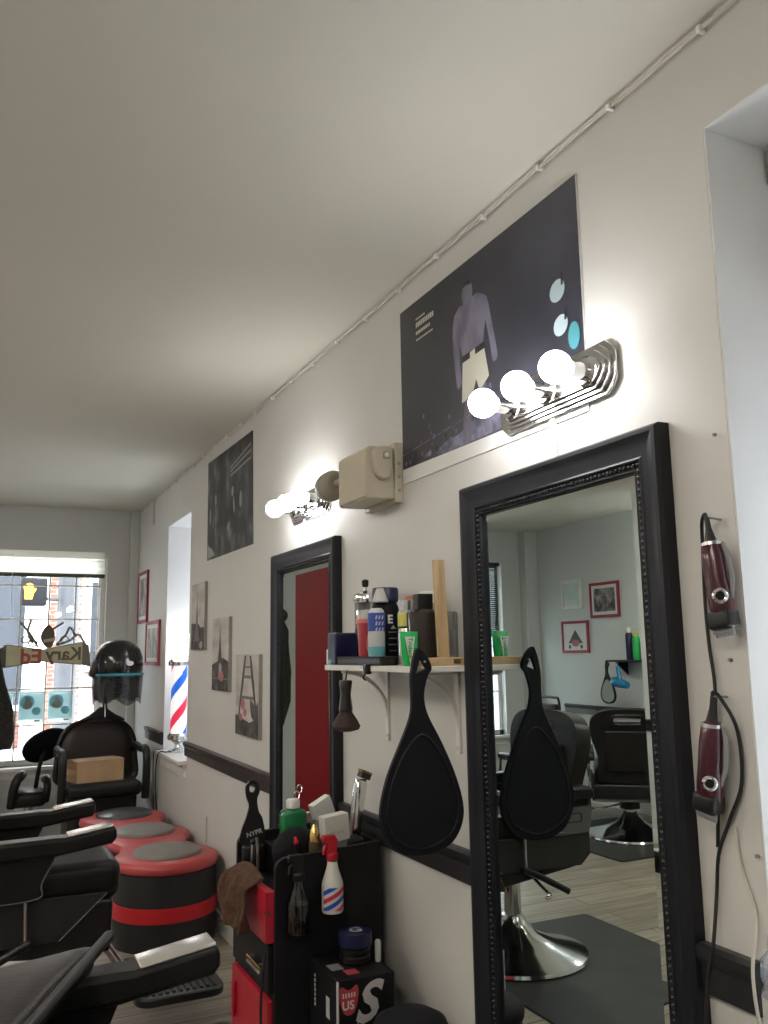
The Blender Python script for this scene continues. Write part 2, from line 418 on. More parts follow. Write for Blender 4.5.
# ------------------------------------------------------------------ setting
def wall_x(name, x0, x1, y0, y1, holes, m):
    """wall normal to X between x0 and x1, with rectangular openings (ya, yb, za, zb), as one mesh"""
    mb = MB(); cur = y0
    for ya, yb, za, zb in sorted(holes):
        mb.bx(x0, x1, cur, ya, 0, H, m)
        if za > 0: mb.bx(x0, x1, ya, yb, 0, za, m)
        mb.bx(x0, x1, ya, yb, zb, H, m); cur = yb
    mb.bx(x0, x1, cur, y1, 0, H, m)
    return mb.build(name, smooth=False, kind='structure')
def wall_y(name, y0, y1, x0, x1, holes, m):
    mb = MB(); cur = x0
    for xa, xb, za, zb in sorted(holes):
        mb.bx(cur, xa, y0, y1, 0, H, m)
        if za > 0: mb.bx(xa, xb, y0, y1, 0, za, m)
        mb.bx(xa, xb, y0, y1, zb, H, m); cur = xb
    mb.bx(cur, x1, y0, y1, 0, H, m)
    return mb.build(name, smooth=False, kind='structure')

TH = .34
N1 = (5.50, 6.225, .765, 2.345)      # window recess near the front corner
N2 = (.33, 1.115, .72, 2.432)        # window recess nearest the camera
wall_x('wall_right', 0, TH, YB, YF+.25, [N1, N2], 'wall')
W1 = (-1.22, -.245, .57, 2.285)      # big front window
W2 = (-3.73, -2.85, .57, 2.32)       # second front window, dark blind
D1 = (-2.38, -1.455, 0.0, 2.32)      # red door
wall_y('wall_front', YF, YF+.25, XL-.2, 0, [W1, W2, D1], 'wall_far')
wall_x('wall_left', XL-.2, XL, YB, YF+.25, [], 'wall_far')
wall_y('wall_back', YB-.2, YB, XL-.2, TH, [], 'wall')
MB().bx(XL-.2, TH, YB-.2, YF+.25, -.12, 0, 'floor').build('floor', smooth=False, kind='structure')
MB().bx(XL-.2, TH, YB-.2, YF+.25, H, H+.12, 'ceiling').build('ceiling', smooth=False, kind='structure')
# corner boxing at the front right and the pillar at the front left
MB().bx(-.068, 0, YF-.075, YF, 0, H-.002, 'wall_far').build('trim_1', smooth=False, kind='structure', bevel=.006)
MB().bx(XL, XL+.15, YF-.12, YF, 0, H-.002, 'wall_far').build('trim_2', smooth=False, kind='structure', bevel=.004)

def window_x(name, hole, x, nz=2):
    ya, yb, za, zb = hole; mb = MB(); w = .05
    for a, b, c, d in ((ya, yb, za, za+w), (ya, yb, zb-w, zb), (ya, ya+w, za, zb), (yb-w, yb, za, zb)): mb.bx(x, x+.04, a, b, c, d, 'white')
    for k in range(1, nz): z = za+(zb-za)*k/nz; mb.bx(x, x+.04, ya, yb, z-.025, z+.025, 'white')
    o = mb.build(name, smooth=False, kind='structure')
    MB().bx(x+.018, x+.022, ya+.01, yb-.01, za+.01, zb-.01, 'pane').build('window_pane', o, smooth=False, kind='structure')
    return o
window_x('window_3', N1, .29); window_x('window_4', N2, .29)
# jamb / soffit lining of both recesses
for k, (ya, yb, za, zb) in enumerate((N1, N2)):
    mb = MB()
    mb.bx(.001, .33, ya-.0005, ya+.004, za, zb, 'reveal'); mb.bx(.001, .33, yb-.004, yb+.0005, za, zb, 'reveal')
    mb.bx(.001, .33, ya, yb, zb-.004, zb+.0005, 'reveal')
    mb.build('trim_%d' % (k+3), smooth=False, kind='structure')
    mb = MB(); mb.bx(-.055, .30, ya-.015 if k == 0 else ya, yb+.0 if k == 0 else yb, za-.022, za+.003, 'white')
    mb.bx(-.02, .0, ya, yb-.01, za-.10, za-.02, 'white')
    mb.build('trim_%d' % (k+5), smooth=False, kind='structure', bevel=.003)

def window_front(name, hole, cols, rows):
    xa, xb, za, zb = hole; mb = MB(); y = YF+.07; w = .045
    for a, b, c, d in ((xa, xb, za, za+w), (xa, xb, zb-w, zb), (xa, xa+w, za, zb), (xb-w, xb, za, zb)): mb.bx(a, b, y, y+.05, c, d, 'white')
    o = mb.build(name, smooth=False, kind='structure')
    MB().bx(xa+.01, xb-.01, y+.02, y+.025, za+.01, zb-.01, 'pane').build('window_pane', o, smooth=False, kind='structure')
    g = MB()
    for x in cols: g.bx(x-.006, x+.006, y-.012, y+.0, za+.01, zb-.01, 'white')
    for z in rows: g.bx(xa+.01, xb-.01, y-.013, y-.001, z-.006, z+.006, 'white')
    if cols: g.build('window_bars', o, smooth=False, kind='structure')
    s = MB(); s.bx(xa-.02, xb+.02, YF-.07, YF+.07, za-.028, za, 'white'); s.bx(xa-.01, xb+.01, YF-.015, YF, za-.09, za-.02, 'white')
    s.build('window_sill', o, smooth=False, kind='structure', bevel=.003)
    t = MB()
    t.bx(xa-.001, xa+.003, YF+.001, YF+.07, za, zb, 'reveal'); t.bx(xb-.003, xb+.001, YF+.001, YF+.07, za, zb, 'reveal'); t.bx(xa, xb, YF+.001, YF+.07, zb-.003, zb+.001, 'reveal')
    t.build('window_lining', o, smooth=False, kind='structure')
    return o
window_front('window_1', W1, (-1.12, -.905, -.690, -.485, -.30), (2.0, 1.725, 1.445, 1.165, .88))
window_front('window_2', W2, (-3.29,), (1.45, 1.0))
# red front door
mb = MB(); xa, xb, za, zb = D1
mb.bx(xa+.03, xb-.0, YF+.02, YF+.07, .01, zb-.03, 'reddoor')
d = mb.build('door_1', smooth=False, kind='structure')
t = MB(); t.bx(xa-.05, xa+.03, YF-.02, YF+.10, 0, zb+.06, 'white'); t.bx(xa-.05, xb+.012, YF-.02, YF+.10, zb-.03, zb+.06, 'white')
t.build('door_frame', d, smooth=False, kind='structure')
k_ = MB(); k_.cyl((xa+.12, YF+.02, 1.0), (xa+.12, YF-.03, 1.0), .012, 'chrome_d'); k_.rbox((xa+.17, YF-.035, 1.0), (.13, .02, .022), .009, 'chrome_d')
k_.build('door_handle', d, kind='structure')

# black chair rail on both side walls
def rail(name, x, sg, segs):
    mb = MB()
    for a, b in segs:
        mb.prism([(0, .80), (.014, .80), (.016, .85), (.024, .862), (.026, .880), (.016, .886), (0, .886)], (x, a, 0), (sg, 0, 0), (0, 0, 1), (0, b-a, 0), 'rail')
    return mb.build(name, ang=30, kind='structure')
rail('trim_7', 0, -1, [(1.135, 1.262), (2.043, 2.975), (3.736, N1[0]-.001)]); rail('trim_8', 0, -1, [(N1[1]+.001, 6.85)]); rail('trim_9', XL, 1, [(1.5, 7.0)])
b_ = MB(); b_.bx(-.012, 0, YB, N1[0], 0, .09, 'wall'); b_.bx(-.012, 0, N1[1], YF-.08, 0, .09, 'wall'); b_.build('baseboard_right', smooth=False, kind='structure')
b_ = MB(); b_.bx(XL, XL+.012, YB, YF-.13, 0, .09, 'white'); b_.build('baseboard_left', smooth=False, kind='structure')

# ------------------------------------------------------------------ outside
MB().bx(2.3, 2.6, -3, 8.6, -.15, 4.2, 'sky_block').build('wall_sky_block', smooth=False, kind='structure')  # unseen wall added to block sky light at the side windows
MB().bx(-30, 30, YF+.25, 40, -.35, -.15, 'pavement').build('street', smooth=False, kind='structure')
def facade(name, x0, x1, y, z1, wall, label, wins, piers, group=None):
    o = empty(name, ((x0+x1)/2, y, -.15), label, 'building', group)
    MB().bx(x0, x1, y, y+3, -.15, z1, wall).build('wall_block', o, smooth=False)
    for x, w, z, h in wins:
        f = MB(); f.bx(x-.08, x+w+.08, y-.07, y+.02, z-.1, z+h+.12, 'stone'); fo = f.build('window', o, smooth=False)
        g = MB(); g.bx(x, x+w, y-.09, y-.065, z, z+h, 'winglass'); g.build('window_glass', fo, smooth=False)
    for x, w in piers:
        p = MB(); p.bx(x, x+w, y-.16, y+.02, -.15, z1-.3, 'stone'); p.build('pier', o, smooth=False)
    c = MB(); c.bx(x0-.05, x1+.05, y-.25, y+.1, z1-.35, z1, 'stone'); c.build('cornice', o, smooth=False)
    return o
facade('street_corner_building', -7.5, .55, 16.6, 6.5, 'brick', 'red brick building with white stone piers across the street', [(-2.9, 1.0, .9, 2.2), (-1.35, .95, .6, 2.4), (-5.0, 1.0, .9, 2.2)], [(-3.6, .35), (-.42, .40), (-5.8, .35)])
facade('street_row_building', .75, 7.0, 19.5, 6.8, 'brickp', 'paler brick row building with narrow white framed windows behind the grey pole', [(1.05, .38, 1.2, 1.8), (2.2, .5, 1.2, 1.8), (3.6, .5, 1.2, 1.8)], [(.78, .14)])
u = MB(); u.cyl((-.18, 11.4, -.15), (-.18, 11.4, 7.5), .135, 'polegrey', .11); u.cyl((-.18, 11.4, -.15), (-.18, 11.4, .25), .19, 'polegrey', .16)
u.build('street_utility_pole', label='thick grey utility pole outside the front window', cat='pole')
sg = empty('street_crossing_signal', (-.62, 11.2, 2.04), 'pedestrian crossing signal with lit orange hand outside the front window', 'signal')
MB().rbox((-.60, 11.2, 2.20), (.30, .16, .34), .03, 'blackmatte').build('housing', sg)
h = MB()
hand = [(-.045, -.09), (.04, -.09), (.055, -.02), (.085, .03), (.07, .045), (.045, .02), (.045, .09), (.028, .09), (.025, .03), (.02, .10), (.0, .10), (0, .03), (-.01, .095), (-.028, .09), (-.022, .02), (-.045, .07), (-.058, .06), (-.045, -.02)]
h.prism(hand, (-.66, 11.115, 2.2), (1, 0, 0), (0, 0, 1), (0, .008, 0), 'handlit'); h.build('lit_hand', sg, smooth=False, label='glowing orange hand symbol')
h = MB(); h.cyl((-.45, 11.2, 2.12), (-.315, 11.325, 2.12), .022, 'polegrey'); h.build('bracket', sg)

# ------------------------------------------------------------------ helper: things on the right wall; u runs along -y (to the right as seen), v up
RU, RV = (0, -1, 0), (0, 0, 1)
def wallO(d): return (-d, 0, 0)
def WP(P): return [(-y, z) for y, z in P]      # (y,z) world -> (u,v)

# posters
po = empty('poster_picture', (0, 1.97, 1.957), 'large dark boxing poster with a boxer in pale trunks, behind the bright chrome vanity light', 'poster')
pb = MB(); pb.bx(-.004, 0, 1.50, 2.441, 1.957, 2.546, 'paper')
pb.flat(WP([(1.502, 2.545), (2.440, 2.545), (2.440, 2.005), (1.502, 1.992)]), wallO(.0044), RU, RV, 'posterdark')
f = pb; O5 = wallO(.0049)
f.flat(smooth2(WP([(2.002, 2.478), (2.030, 2.470), (2.038, 2.440), (2.022, 2.412), (2.000, 2.402), (1.982, 2.425), (1.980, 2.460)]), 4), wallO(0.00502), RU, RV, 'fig')
f.flat(WP([(2.018, 2.418), (1.985, 2.425), (1.950, 2.425), (1.918, 2.405), (1.905, 2.365), (1.925, 2.30), (1.935, 2.245), (2.035, 2.235), (2.055, 2.30), (2.085, 2.36), (2.085, 2.40), (2.055, 2.42)]), wallO(0.00514), RU, RV, 'fig')
f.flat(smooth2(WP([(2.090, 2.385), (2.050, 2.41), (2.055, 2.33), (2.060, 2.25), (2.052, 2.19), (2.075, 2.175), (2.085, 2.22), (2.095, 2.30)]), 3), wallO(0.00526), RU, RV, 'fig')
f.flat(smooth2(WP([(1.940, 2.41), (1.905, 2.395), (1.885, 2.32), (1.868, 2.25), (1.862, 2.205), (1.885, 2.20), (1.895, 2.25), (1.912, 2.32), (1.930, 2.38)]), 3), wallO(0.00538), RU, RV, 'fig')
f.flat(WP([(2.03, 2.15), (1.998, 2.15), (2.005, 2.08), (2.010, 2.01), (2.055, 2.01), (2.048, 2.08)]), wallO(0.00550), RU, RV, 'fig')
f.flat(WP([(1.955, 2.15), (1.920, 2.15), (1.905, 2.08), (1.898, 2.01), (1.935, 2.01), (1.945, 2.08)]), wallO(0.00562), RU, RV, 'fig')
f.flat(WP([(1.70, 2.10), (1.70, 2.103), (2.44, 2.053), (2.44, 2.05)]), wallO(0.00574), RU, RV, 'figm')
f.flat(smooth2(WP([(2.20, 2.005), (2.16, 2.035), (2.08, 2.04), (2.00, 2.06), (1.88, 2.06), (1.84, 2.035), (1.86, 2.005)]), 4), wallO(.0048), RU, RV, 'figm')
for q in range(70):
    y = random.uniform(1.56, 2.42); z = 2.02 + random.random()**2*.13; r_ = random.uniform(.004, .009)
    f.flat(ellipse(-y, z, r_, r_*1.2, 8), wallO(.0047), RU, RV, random.choice(['figd', 'figm', 'figo', 'figm']))
f = pb; O6 = wallO(.0064)
f.flat(WP([(2.042, 2.248), (1.925, 2.255), (1.905, 2.165), (1.955, 2.135), (1.972, 2.175), (1.992, 2.135), (2.052, 2.125)]), O6, RU, RV, 'figl')
f.flat(WP([(2.045, 2.262), (1.922, 2.270), (1.920, 2.25), (2.046, 2.243)]), wallO(.0066), RU, RV, 'figd')
f.flat(WP([(2.0, 2.262), (1.972, 2.266), (1.972, 2.246), (2.0, 2.245)]), wallO(.0068), RU, RV, 'figl')
f.flat(WP([(1.984, 2.464), (1.988, 2.476), (2.004, 2.483), (2.024, 2.479), (2.032, 2.468), (2.010, 2.470)]), wallO(.0068), RU, RV, 'figd')
f = pb
for y, z, rx2, rz2 in ((1.590, 2.283, .030, .028), (1.583, 2.192, .028, .026)):
    f.flat(ellipse(-y, z, rx2, rz2, 20, .3), O6, RU, RV, 'figw'); f.flat(WP([(y-.018, z+.04), (y-.026, z+.04), (y-.024, z+.008), (y-.016, z+.008)]), wallO(.0068), RU, RV, 'figd')
f.flat(ellipse(-1.535, 2.150, .022, .034, 16), O6, RU, RV, 'printteal')
f = pb
for i, (w, z, t) in enumerate(((.055, 2.478, .006), (.115, 2.452, .017), (.095, 2.428, .011), (.105, 2.407, .006))):
    x = 0
    while x < w:
        ww = random.uniform(.006, .012); f.flat([(-2.325+x, z+x*0), (-2.325+x+ww, z), (-2.325+x+ww, z+t), (-2.325+x, z+t)], O6, RU, RV, 'figl'); x += ww+.0025
pb.build('print_sheet', po, smooth=False)

po = empty('poster_picture', (0, 4.6, 1.97), 'smaller black and white crowd poster high on the wall near the front corner', 'poster')
pb = MB(); pb.prism(WP([(5.055, 2.570), (4.140, 2.556), (4.116, 1.963), (5.045, 1.972)]), (0, 0, 0), RU, RV, (-.004, 0, 0), 'bwprint'); f = pb; O5 = wallO(.0046)
for y, z, a, b, r_ in ((4.86, 2.31, .022, .035, 0), (4.50, 2.30, .025, .03, 0), (4.34, 2.23, .025, .045, 0), (4.98, 2.23, .02, .05, 0), (4.47, 2.22, .014, .05, .2), (4.58, 2.12, .03, .012, .6)):
    f.flat(ellipse(-y, z, a, b, 14, r_), O5, RU, RV, 'bwl')
for dz in (0, .035, .075): f.flat(WP([(4.16, 2.50-dz), (4.16, 2.488-dz), (4.55, 2.435-dz*.6), (4.55, 2.445-dz*.6)]), O5, RU, RV, 'bwl')
f.flat(WP([(5.03, 1.985), (5.03, 2.06), (4.93, 2.03), (4.86, 1.985)]), O5, RU, RV, 'bwl')
pb.build('print_sheet', po, smooth=False)

# three tower canvases
def tower_poly(cy, z0, z1, w):
    h_ = z1-z0; prof = [(0, .5), (.12, .33), (.30, .19), (.5, .11), (.7, .055), (.9, .025), (1, .006)]
    return [(cy - w*a, z0+h_*t) for t, a in prof] + [(cy + w*a, z0+h_*t) for t, a in reversed(prof)]
def canvas(y0, y1, z0, z1, lab):
    c = empty('canvas_picture', (0, (y0+y1)/2, z0), lab, 'picture', 'tower canvas prints')
    mb = MB(); mb.bx(-.018, 0, y0, y1, z0, z1, 'canvas_edge'); mb.flat(WP([(y1, z1), (y0, z1), (y0, z0), (y1, z0)]), wallO(.0184), RU, RV, 'canvas_sky')
    mb.root = c; return mb
def art(c, polys, name='printed_tower'):
    for i, (P, m) in enumerate(polys): c.flat(WP(P), wallO(.0187+.0002*(i+len(c.f)*.2)), RU, RV, m)
c = canvas(5.03, 5.355, 1.448, 1.848, 'tower canvas nearest the window recess, highest of the three, tower rising on the left')
art(c, [([(5.355, 1.448), (5.03, 1.448), (5.03, 1.56), (5.12, 1.575), (5.16, 1.60), (5.355, 1.61)], 'canvas_dk'), (tower_poly(5.21, 1.50, 1.80, .15), 'towerl'), ([(5.11, 1.50), (5.03, 1.50), (5.03, 1.58), (5.11, 1.58)], 'tower'), (ellipse(5.10, 1.475, .04, .022, 12), 'bwl')])
c.build('canvas', c.root, smooth=False)
c = canvas(4.486, 4.83, 1.223, 1.617, 'tower canvas hanging between the other two, whole tower above a pink umbrella')
art(c, [([(4.83, 1.223), (4.486, 1.223), (4.486, 1.38), (4.60, 1.40), (4.83, 1.36)], 'canvas_dk'), ([(4.83, 1.285), (4.486, 1.285), (4.486, 1.292), (4.83, 1.292)], 'towerl'), (tower_poly(4.66, 1.33, 1.585, .18), 'tower'), (ellipse(4.65, 1.345, .03, .028, 14), 'bwl')])
art(c, [(smooth2([(4.69, 1.29), (4.68, 1.325), (4.64, 1.335), (4.59, 1.315), (4.58, 1.285), (4.63, 1.275)], 3), 'pinkpr')], 'printed_umbrella')
c.build('canvas', c.root, smooth=False)
c = canvas(3.953, 4.34, 1.023, 1.416, 'lowest of the three tower canvases, next to the mirror frame, with pink blossoms')
def legs(s_):
    return [(4.13+s_*.165, 1.10), (4.13+s_*.135, 1.12), (4.13+s_*.06, 1.30), (4.13+s_*.03, 1.41), (4.13+s_*.055, 1.41), (4.13+s_*.10, 1.30)]
art(c, [([(4.34, 1.023), (3.953, 1.023), (3.953, 1.12), (4.1, 1.09), (4.34, 1.12)], 'canvas_dk'), (legs(1), 'tower'), (legs(-1), 'tower'), ([(4.23, 1.20), (4.03, 1.20), (4.03, 1.215), (4.23, 1.215)], 'towerl'), ([(4.20, 1.30), (4.06, 1.30), (4.06, 1.315), (4.20, 1.315)], 'towerl'),
        ([(4.18, 1.35), (4.08, 1.35), (4.08, 1.36), (4.18, 1.36)], 'towerl'), (smooth2([(4.08, 1.20), (4.0, 1.17), (3.96, 1.19), (3.96, 1.10), (4.06, 1.12)], 3), 'canvas_dk')])
art(c, [(ellipse(4.21, 1.175, .035, .028, 10), 'pinkpr'), (ellipse(4.17, 1.135, .03, .02, 10), 'pinkpr'), (ellipse(4.24, 1.11, .028, .018, 10), 'pinkpr'), (ellipse(4.0, 1.15, .022, .018, 10), 'bwl')], 'printed_blossoms')
c.build('canvas', c.root, smooth=False)

# red framed pictures
def framed(y0, y1, z0, z1, lab, x=0, sg=-1, art_m='artgrey', fm='frame_red', group='red framed pictures', extra=None, mat_w=.03):
    c = empty('framed_picture', (x, (y0+y1)/2, z0), lab, 'picture', group); w = .026; d = .018
    mb = MB()
    for a, b, cc, dd in ((y0, y1, z0, z0+w), (y0, y1, z1-w, z1), (y0, y0+w, z0+w, z1-w), (y1-w, y1, z0+w, z1-w)): mb.bx(x, x+sg*d, a, b, cc, dd, fm)
    mb.build('frame', c, smooth=False, bevel=.002)
    mb = MB(); mb.bx(x, x+sg*.010, y0+w, y1-w, z0+w, z1-w, 'paper'); q = x+sg*.0106
    mb.add([(q, y0+w+mat_w, z0+w+mat_w), (q, y1-w-mat_w, z0+w+mat_w), (q, y1-w-mat_w, z1-w-mat_w), (q, y0+w+mat_w, z1-w-mat_w)], [(0, 1, 2, 3)], art_m)
    if extra: extra(mb, x+sg*.0112)
    mb.build('print', c, smooth=False)
    return c
framed(6.93, 7.34, 1.677, 2.095, 'red framed picture near the front corner, the higher of the two on the mirror wall')
framed(6.412, 6.94, 1.345, 1.679, 'red framed picture beside the far window recess, the lower of two on the mirror wall')
framed(6.13, 6.54, 1.70, 2.03, 'red framed picture with a dark pink print, seen in the big mirror', XL, 1, 'artdark')
def treeart(mb, q):
    T = lambda P, m, e: mb.add([(q+e, y, z) for y, z in P], [tuple(range(len(P)))], m)
    T([(6.79, 1.60), (6.68, 1.47), (6.90, 1.47)], 'tower', 0); T(ellipse(6.79, 1.47, .06, .035, 12), 'pinkpr', .0004)
    T(ellipse(6.70, 1.435, .02, .02, 10), 'tower', .0006); T(ellipse(6.88, 1.435, .02, .02, 10), 'tower', .0006)
framed(6.59, 7.00, 1.375, 1.685, 'red framed picture with a dark tree on white, seen in the big mirror', XL, 1, 'paper', extra=treeart)
framed(6.66, 6.97, 1.80, 2.09, 'white framed pale green certificate on the opposite wall, seen in the big mirror', XL, 1, 'cert', 'white', None, None, .012)

# ------------------------------------------------------------------ framed mirrors
PROF = [(0, 0), (0, .028), (.006, .036), (.014, .037), (.024, .033), (.042, .026), (.058, .023), (.063, .026), (.067, .024), (.067, .018), (.080, .018), (.084, .021), (.087, .016), (.087, .002)]
def mirror(y0, y1, z0, z1, lab):
    o = empty('framed_mirror', (0, (y0+y1)/2, z0), lab, 'mirror', 'black framed wall mirrors')
    mb = MB(); rings = []
    for (cy, cz, sy, sz) in ((y0, z0, 1, 1), (y1, z0, -1, 1), (y1, z1, -1, -1), (y0, z1, 1, -1)):
        rings.append([(-h, cy+sy*u, cz+sz*u) for u, h in PROF])
    n = len(PROF); vs = [p for r in rings for p in r]; fs = []
    for k in range(4):
        a, b = k*n, ((k+1) % 4)*n
        for i in range(n-1): fs.append((a+i, b+i, b+i+1, a+i+1))
    mb.add(vs, fs, 'frame'); mb.build('frame', o, ang=25)
    # beads
    mb = MB(); u = .0735; st = .0135; A, B, C_, D_ = y0+u, y1-u, z0+u, z1-u
    pts = [(y, C_) for y in _fr(A, B, st)] + [(y, D_) for y in _fr(A, B, st)] + [(A, z) for z in _fr(C_, D_, st)] + [(B, z) for z in _fr(C_, D_, st)]
    for y, z in pts: mb.ell((-.019, y, z), .0056, 'bead', 8, 5)
    mb.build('beading', o)
    # bevelled mirror glass
    g = MB(); u = .085; w = .024; a, b, c, d_ = y0+u, y1-u, z0+u, z1-u
    vs = [(-.0085, a, c), (-.0085, b, c), (-.0085, b, d_), (-.0085, a, d_), (-.011, a+w, c+w), (-.011, b-w, c+w), (-.011, b-w, d_-w), (-.011, a+w, d_-w)]
    g.add(vs, [(4, 5, 6, 7), (0, 1, 5, 4), (1, 2, 6, 5), (2, 3, 7, 6), (3, 0, 4, 7)], 'mirror'); g.build('mirror_glass', o, smooth=False)
    return o
def _fr(a, b, s):
    n = max(1, int(round((b-a)/s))); return [a+(b-a)*i/n for i in range(n+1)]
mirror(1.262, 2.042, .22, 1.868, 'tall mirror in a wide black beaded frame under the boxing poster, nearest the camera')
mirror(2.975, 3.735, .22, 1.858, 'tall mirror in a wide black beaded frame behind the cluttered cart, reflecting the red door')

# ------------------------------------------------------------------ vanity lights
def vanity(yc, z, lab, x=0, sg=-1):
    o = empty('vanity_light', (x, yc, z), lab, 'light', 'three bulb vanity lights')
    mb = MB()
    def octo(L, h, c):
        a, b = L/2, h/2; P = [(-a, -b+c), (-a+c*.35, -b+c*.5), (-a+c, -b), (a-c, -b), (a-c*.35, -b+c*.5), (a, -b+c), (a, b-c), (a-c*.35, b-c*.5), (a-c, b), (-a+c, b), (-a+c*.35, b-c*.5), (-a, b-c)]
        return P
    for k, (L, h, d0, d1) in enumerate(((.455, .126, 0, .007), (.435, .108, .007, .014), (.415, .090, .014, .021), (.395, .072, .021, .028))):
        mb.prism(octo(L, h, .032), (x+sg*d0, yc, z), (0, 1, 0), (0, 0, 1), (sg*(d1-d0), 0, 0), 'chrome')
    mb.build('backplate', o, bevel=.002, ang=30)
    for k in (-1, 0, 1):
        y = yc+k*.150
        s_ = MB(); s_.cyl((x+sg*.028, y, z), (x+sg*.036, y, z), .036, 'chrome', .030); s_.cyl((x+sg*.036, y, z), (x+sg*.072, y, z), .021, 'chrome', .019)
        s_.build('socket', o)
        b = MB(); X = Matrix.Rotation(radians(90*sg), 4, 'Y')
        prof = [(.015, .068), (.017, .074)] + [(.037*sin(t), .110-.037*cos(t)) for t in [radians(27.5+i*(152.5/14)) for i in range(15)]]
        b.lathe(prof, (x, y, z), 'bulb', 24, X); b.build('bulb', o, label='lit white globe bulb')
    return o
vanity(1.618, 2.035, 'chrome three bulb vanity light over the boxing poster, above the nearer mirror', -.0075)
vanity(3.300, 2.030, 'chrome three bulb vanity light above the farther mirror, beside the beige emergency light')
vanity(5.30, 2.035, 'chrome three bulb vanity light on the opposite wall, glinting in the big mirror', XL, 1)
def raceway(y, z0, z1, lab):
    MB().bx(-.010, 0, y-.009, y+.009, z0, z1, 'white').build('wire_raceway', bevel=.002, label=lab, cat='conduit', group='white wire raceways')
raceway(1.632, 1.868, 1.985, 'short white wire raceway running down from the nearer vanity light')
raceway(3.363, 1.858, 1.985, 'short white wire raceway running down from the farther vanity light')

# emergency light
o = empty('mounted_emergency_light', (0, 2.575, 1.905), 'beige emergency light box with two lamp heads, between the vanity light and the boxing poster', 'emergency light')
mb = MB(); mb.prism([(0, -.088), (-.096, -.090), (-.104, -.082), (-.104, .072), (-.090, .084), (0, .084)], (-.026, 2.462, 2.0), (1, 0, 0), (0, 0, 1), (0, .228, 0), 'beige')
mb.build('housing', o, bevel=.005, ang=30)
mb = MB(); mb.bx(-.028, 0, 2.452, 2.70, 1.900, 2.10, 'beige')
for z in (1.94, 1.985, 2.03): mb.cyl((-.0135, 2.4525, z), (-.0135, 2.4495, z), .006, 'beige_d', n=12)
mb.build('back_plate', o, smooth=True, bevel=.003)
h = MB(); h.prism(smooth2([(-.085, .070), (-.035, .078), (-.025, .045), (-.030, -.010), (-.048, -.028), (-.072, -.020), (-.088, .02)], 4), (-.02, 2.462, 2.0), (1, 0, 0), (0, 0, 1), (0, -.030, 0), 'beige'); h.rbox((-.070, 2.428, 2.048), (.022, .012, .022), .004, 'beige_d'); h.ell((-.070, 2.4215, 2.048), .008, 'lens', 10, 6)
h.build('lamp_head', o, bevel=.004, ang=30)
h = MB(); X = Matrix.Rotation(radians(90), 4, 'X')
h.lathe([(.020, 0), (.028, .008), (.050, .014), (.055, .040), (.055, .062), (.050, .064), (.048, .066), (.055, .068), (.055, .085), (.040, .105), (.034, .110), (.0, .108)], (-.082, 2.93, 2.025), 'beige_d', 24, X)
h.cyl((-.082, 2.685, 2.025), (-.082, 2.90, 2.025), .014, 'beige_d', n=12)
h.build('lamp_head', o)

# ceiling edge cable and clips
o = empty('ceiling_cable', (-.012, 4.0, 2.60), 'thin white cable clipped along the top of the mirror wall under the ceiling', 'cable')
pts = [(-.012, y, 2.630 + .002*sin(y*9.1)+.0015*sin(y*23)) for y in _fr(.4, 7.42, .08)]
MB().tube(pts, .0034, 'wcord', 8).build('cable_run', o)
for k in range(26):
    y = .55 + k*.27; z = 2.630 + .002*sin(y*9.1)+.0015*sin(y*23)
    MB().rbox((-.010, y, z), (.020, .011, .016), .003, 'white', n=2).build('cable_clip', o)
d = MB(); d.tube([(-.006, 6.79, 2.625), (-.006, 6.785, 2.53), (-.006, 6.77, 2.435)], .006, 'wcord', 8); d.build('cable_end', o)

# ------------------------------------------------------------------ shelf and what is on it
o = empty('wall_shelf', (0, 2.35, 1.36), 'narrow white wall shelf on two curved brackets between the mirrors', 'shelf')
MB().bx(-.185, 0, 2.035, 2.690, 1.362, 1.379, 'shelf').build('board', o, smooth=False, bevel=.002)
for y in (2.585, 2.130):
    mb = MB(); mb.bx(-.008, 0, y-.010, y+.010, 1.135, 1.362, 'shelf'); mb.bx(-.165, 0, y-.010, y+.010, 1.353, 1.362, 'shelf')
    arc = [(-.155+.150*sin(t), y, 1.205+.150*cos(t)) for t in [radians(i*6) for i in range(16)]]
    mb.tube(arc, .0065, 'shelf', 8); mb.cyl((-.008, y, 1.15), (-.011, y, 1.15), .005, 'chrome_d', n=10)
    mb.build('bracket', o, ang=35)
Z = 1.379
def thing(name, mb, lab, cat, group=None, **k): return mb.build(name, label=lab, cat=cat, group=group, **k)
# white clamp/outlet piece at the far shelf end
m = MB(); m.rbox((-.165, 2.667, Z+.026), (.030, .045, .052), .006, 'white'); m.rbox((-.172, 2.650, Z+.010), (.024, .030, .018), .005, 'teal', n=2)
thing('adapter_block', m, 'small white adapter block at the far end of the shelf', 'adapter')
m = MB(); m.rbox((-.142, 2.638, Z+.052), (.080, .070, .104), .008, 'navy'); thing('storage_tin', m, 'square navy blue tin at the far end of the shelf', 'tin')
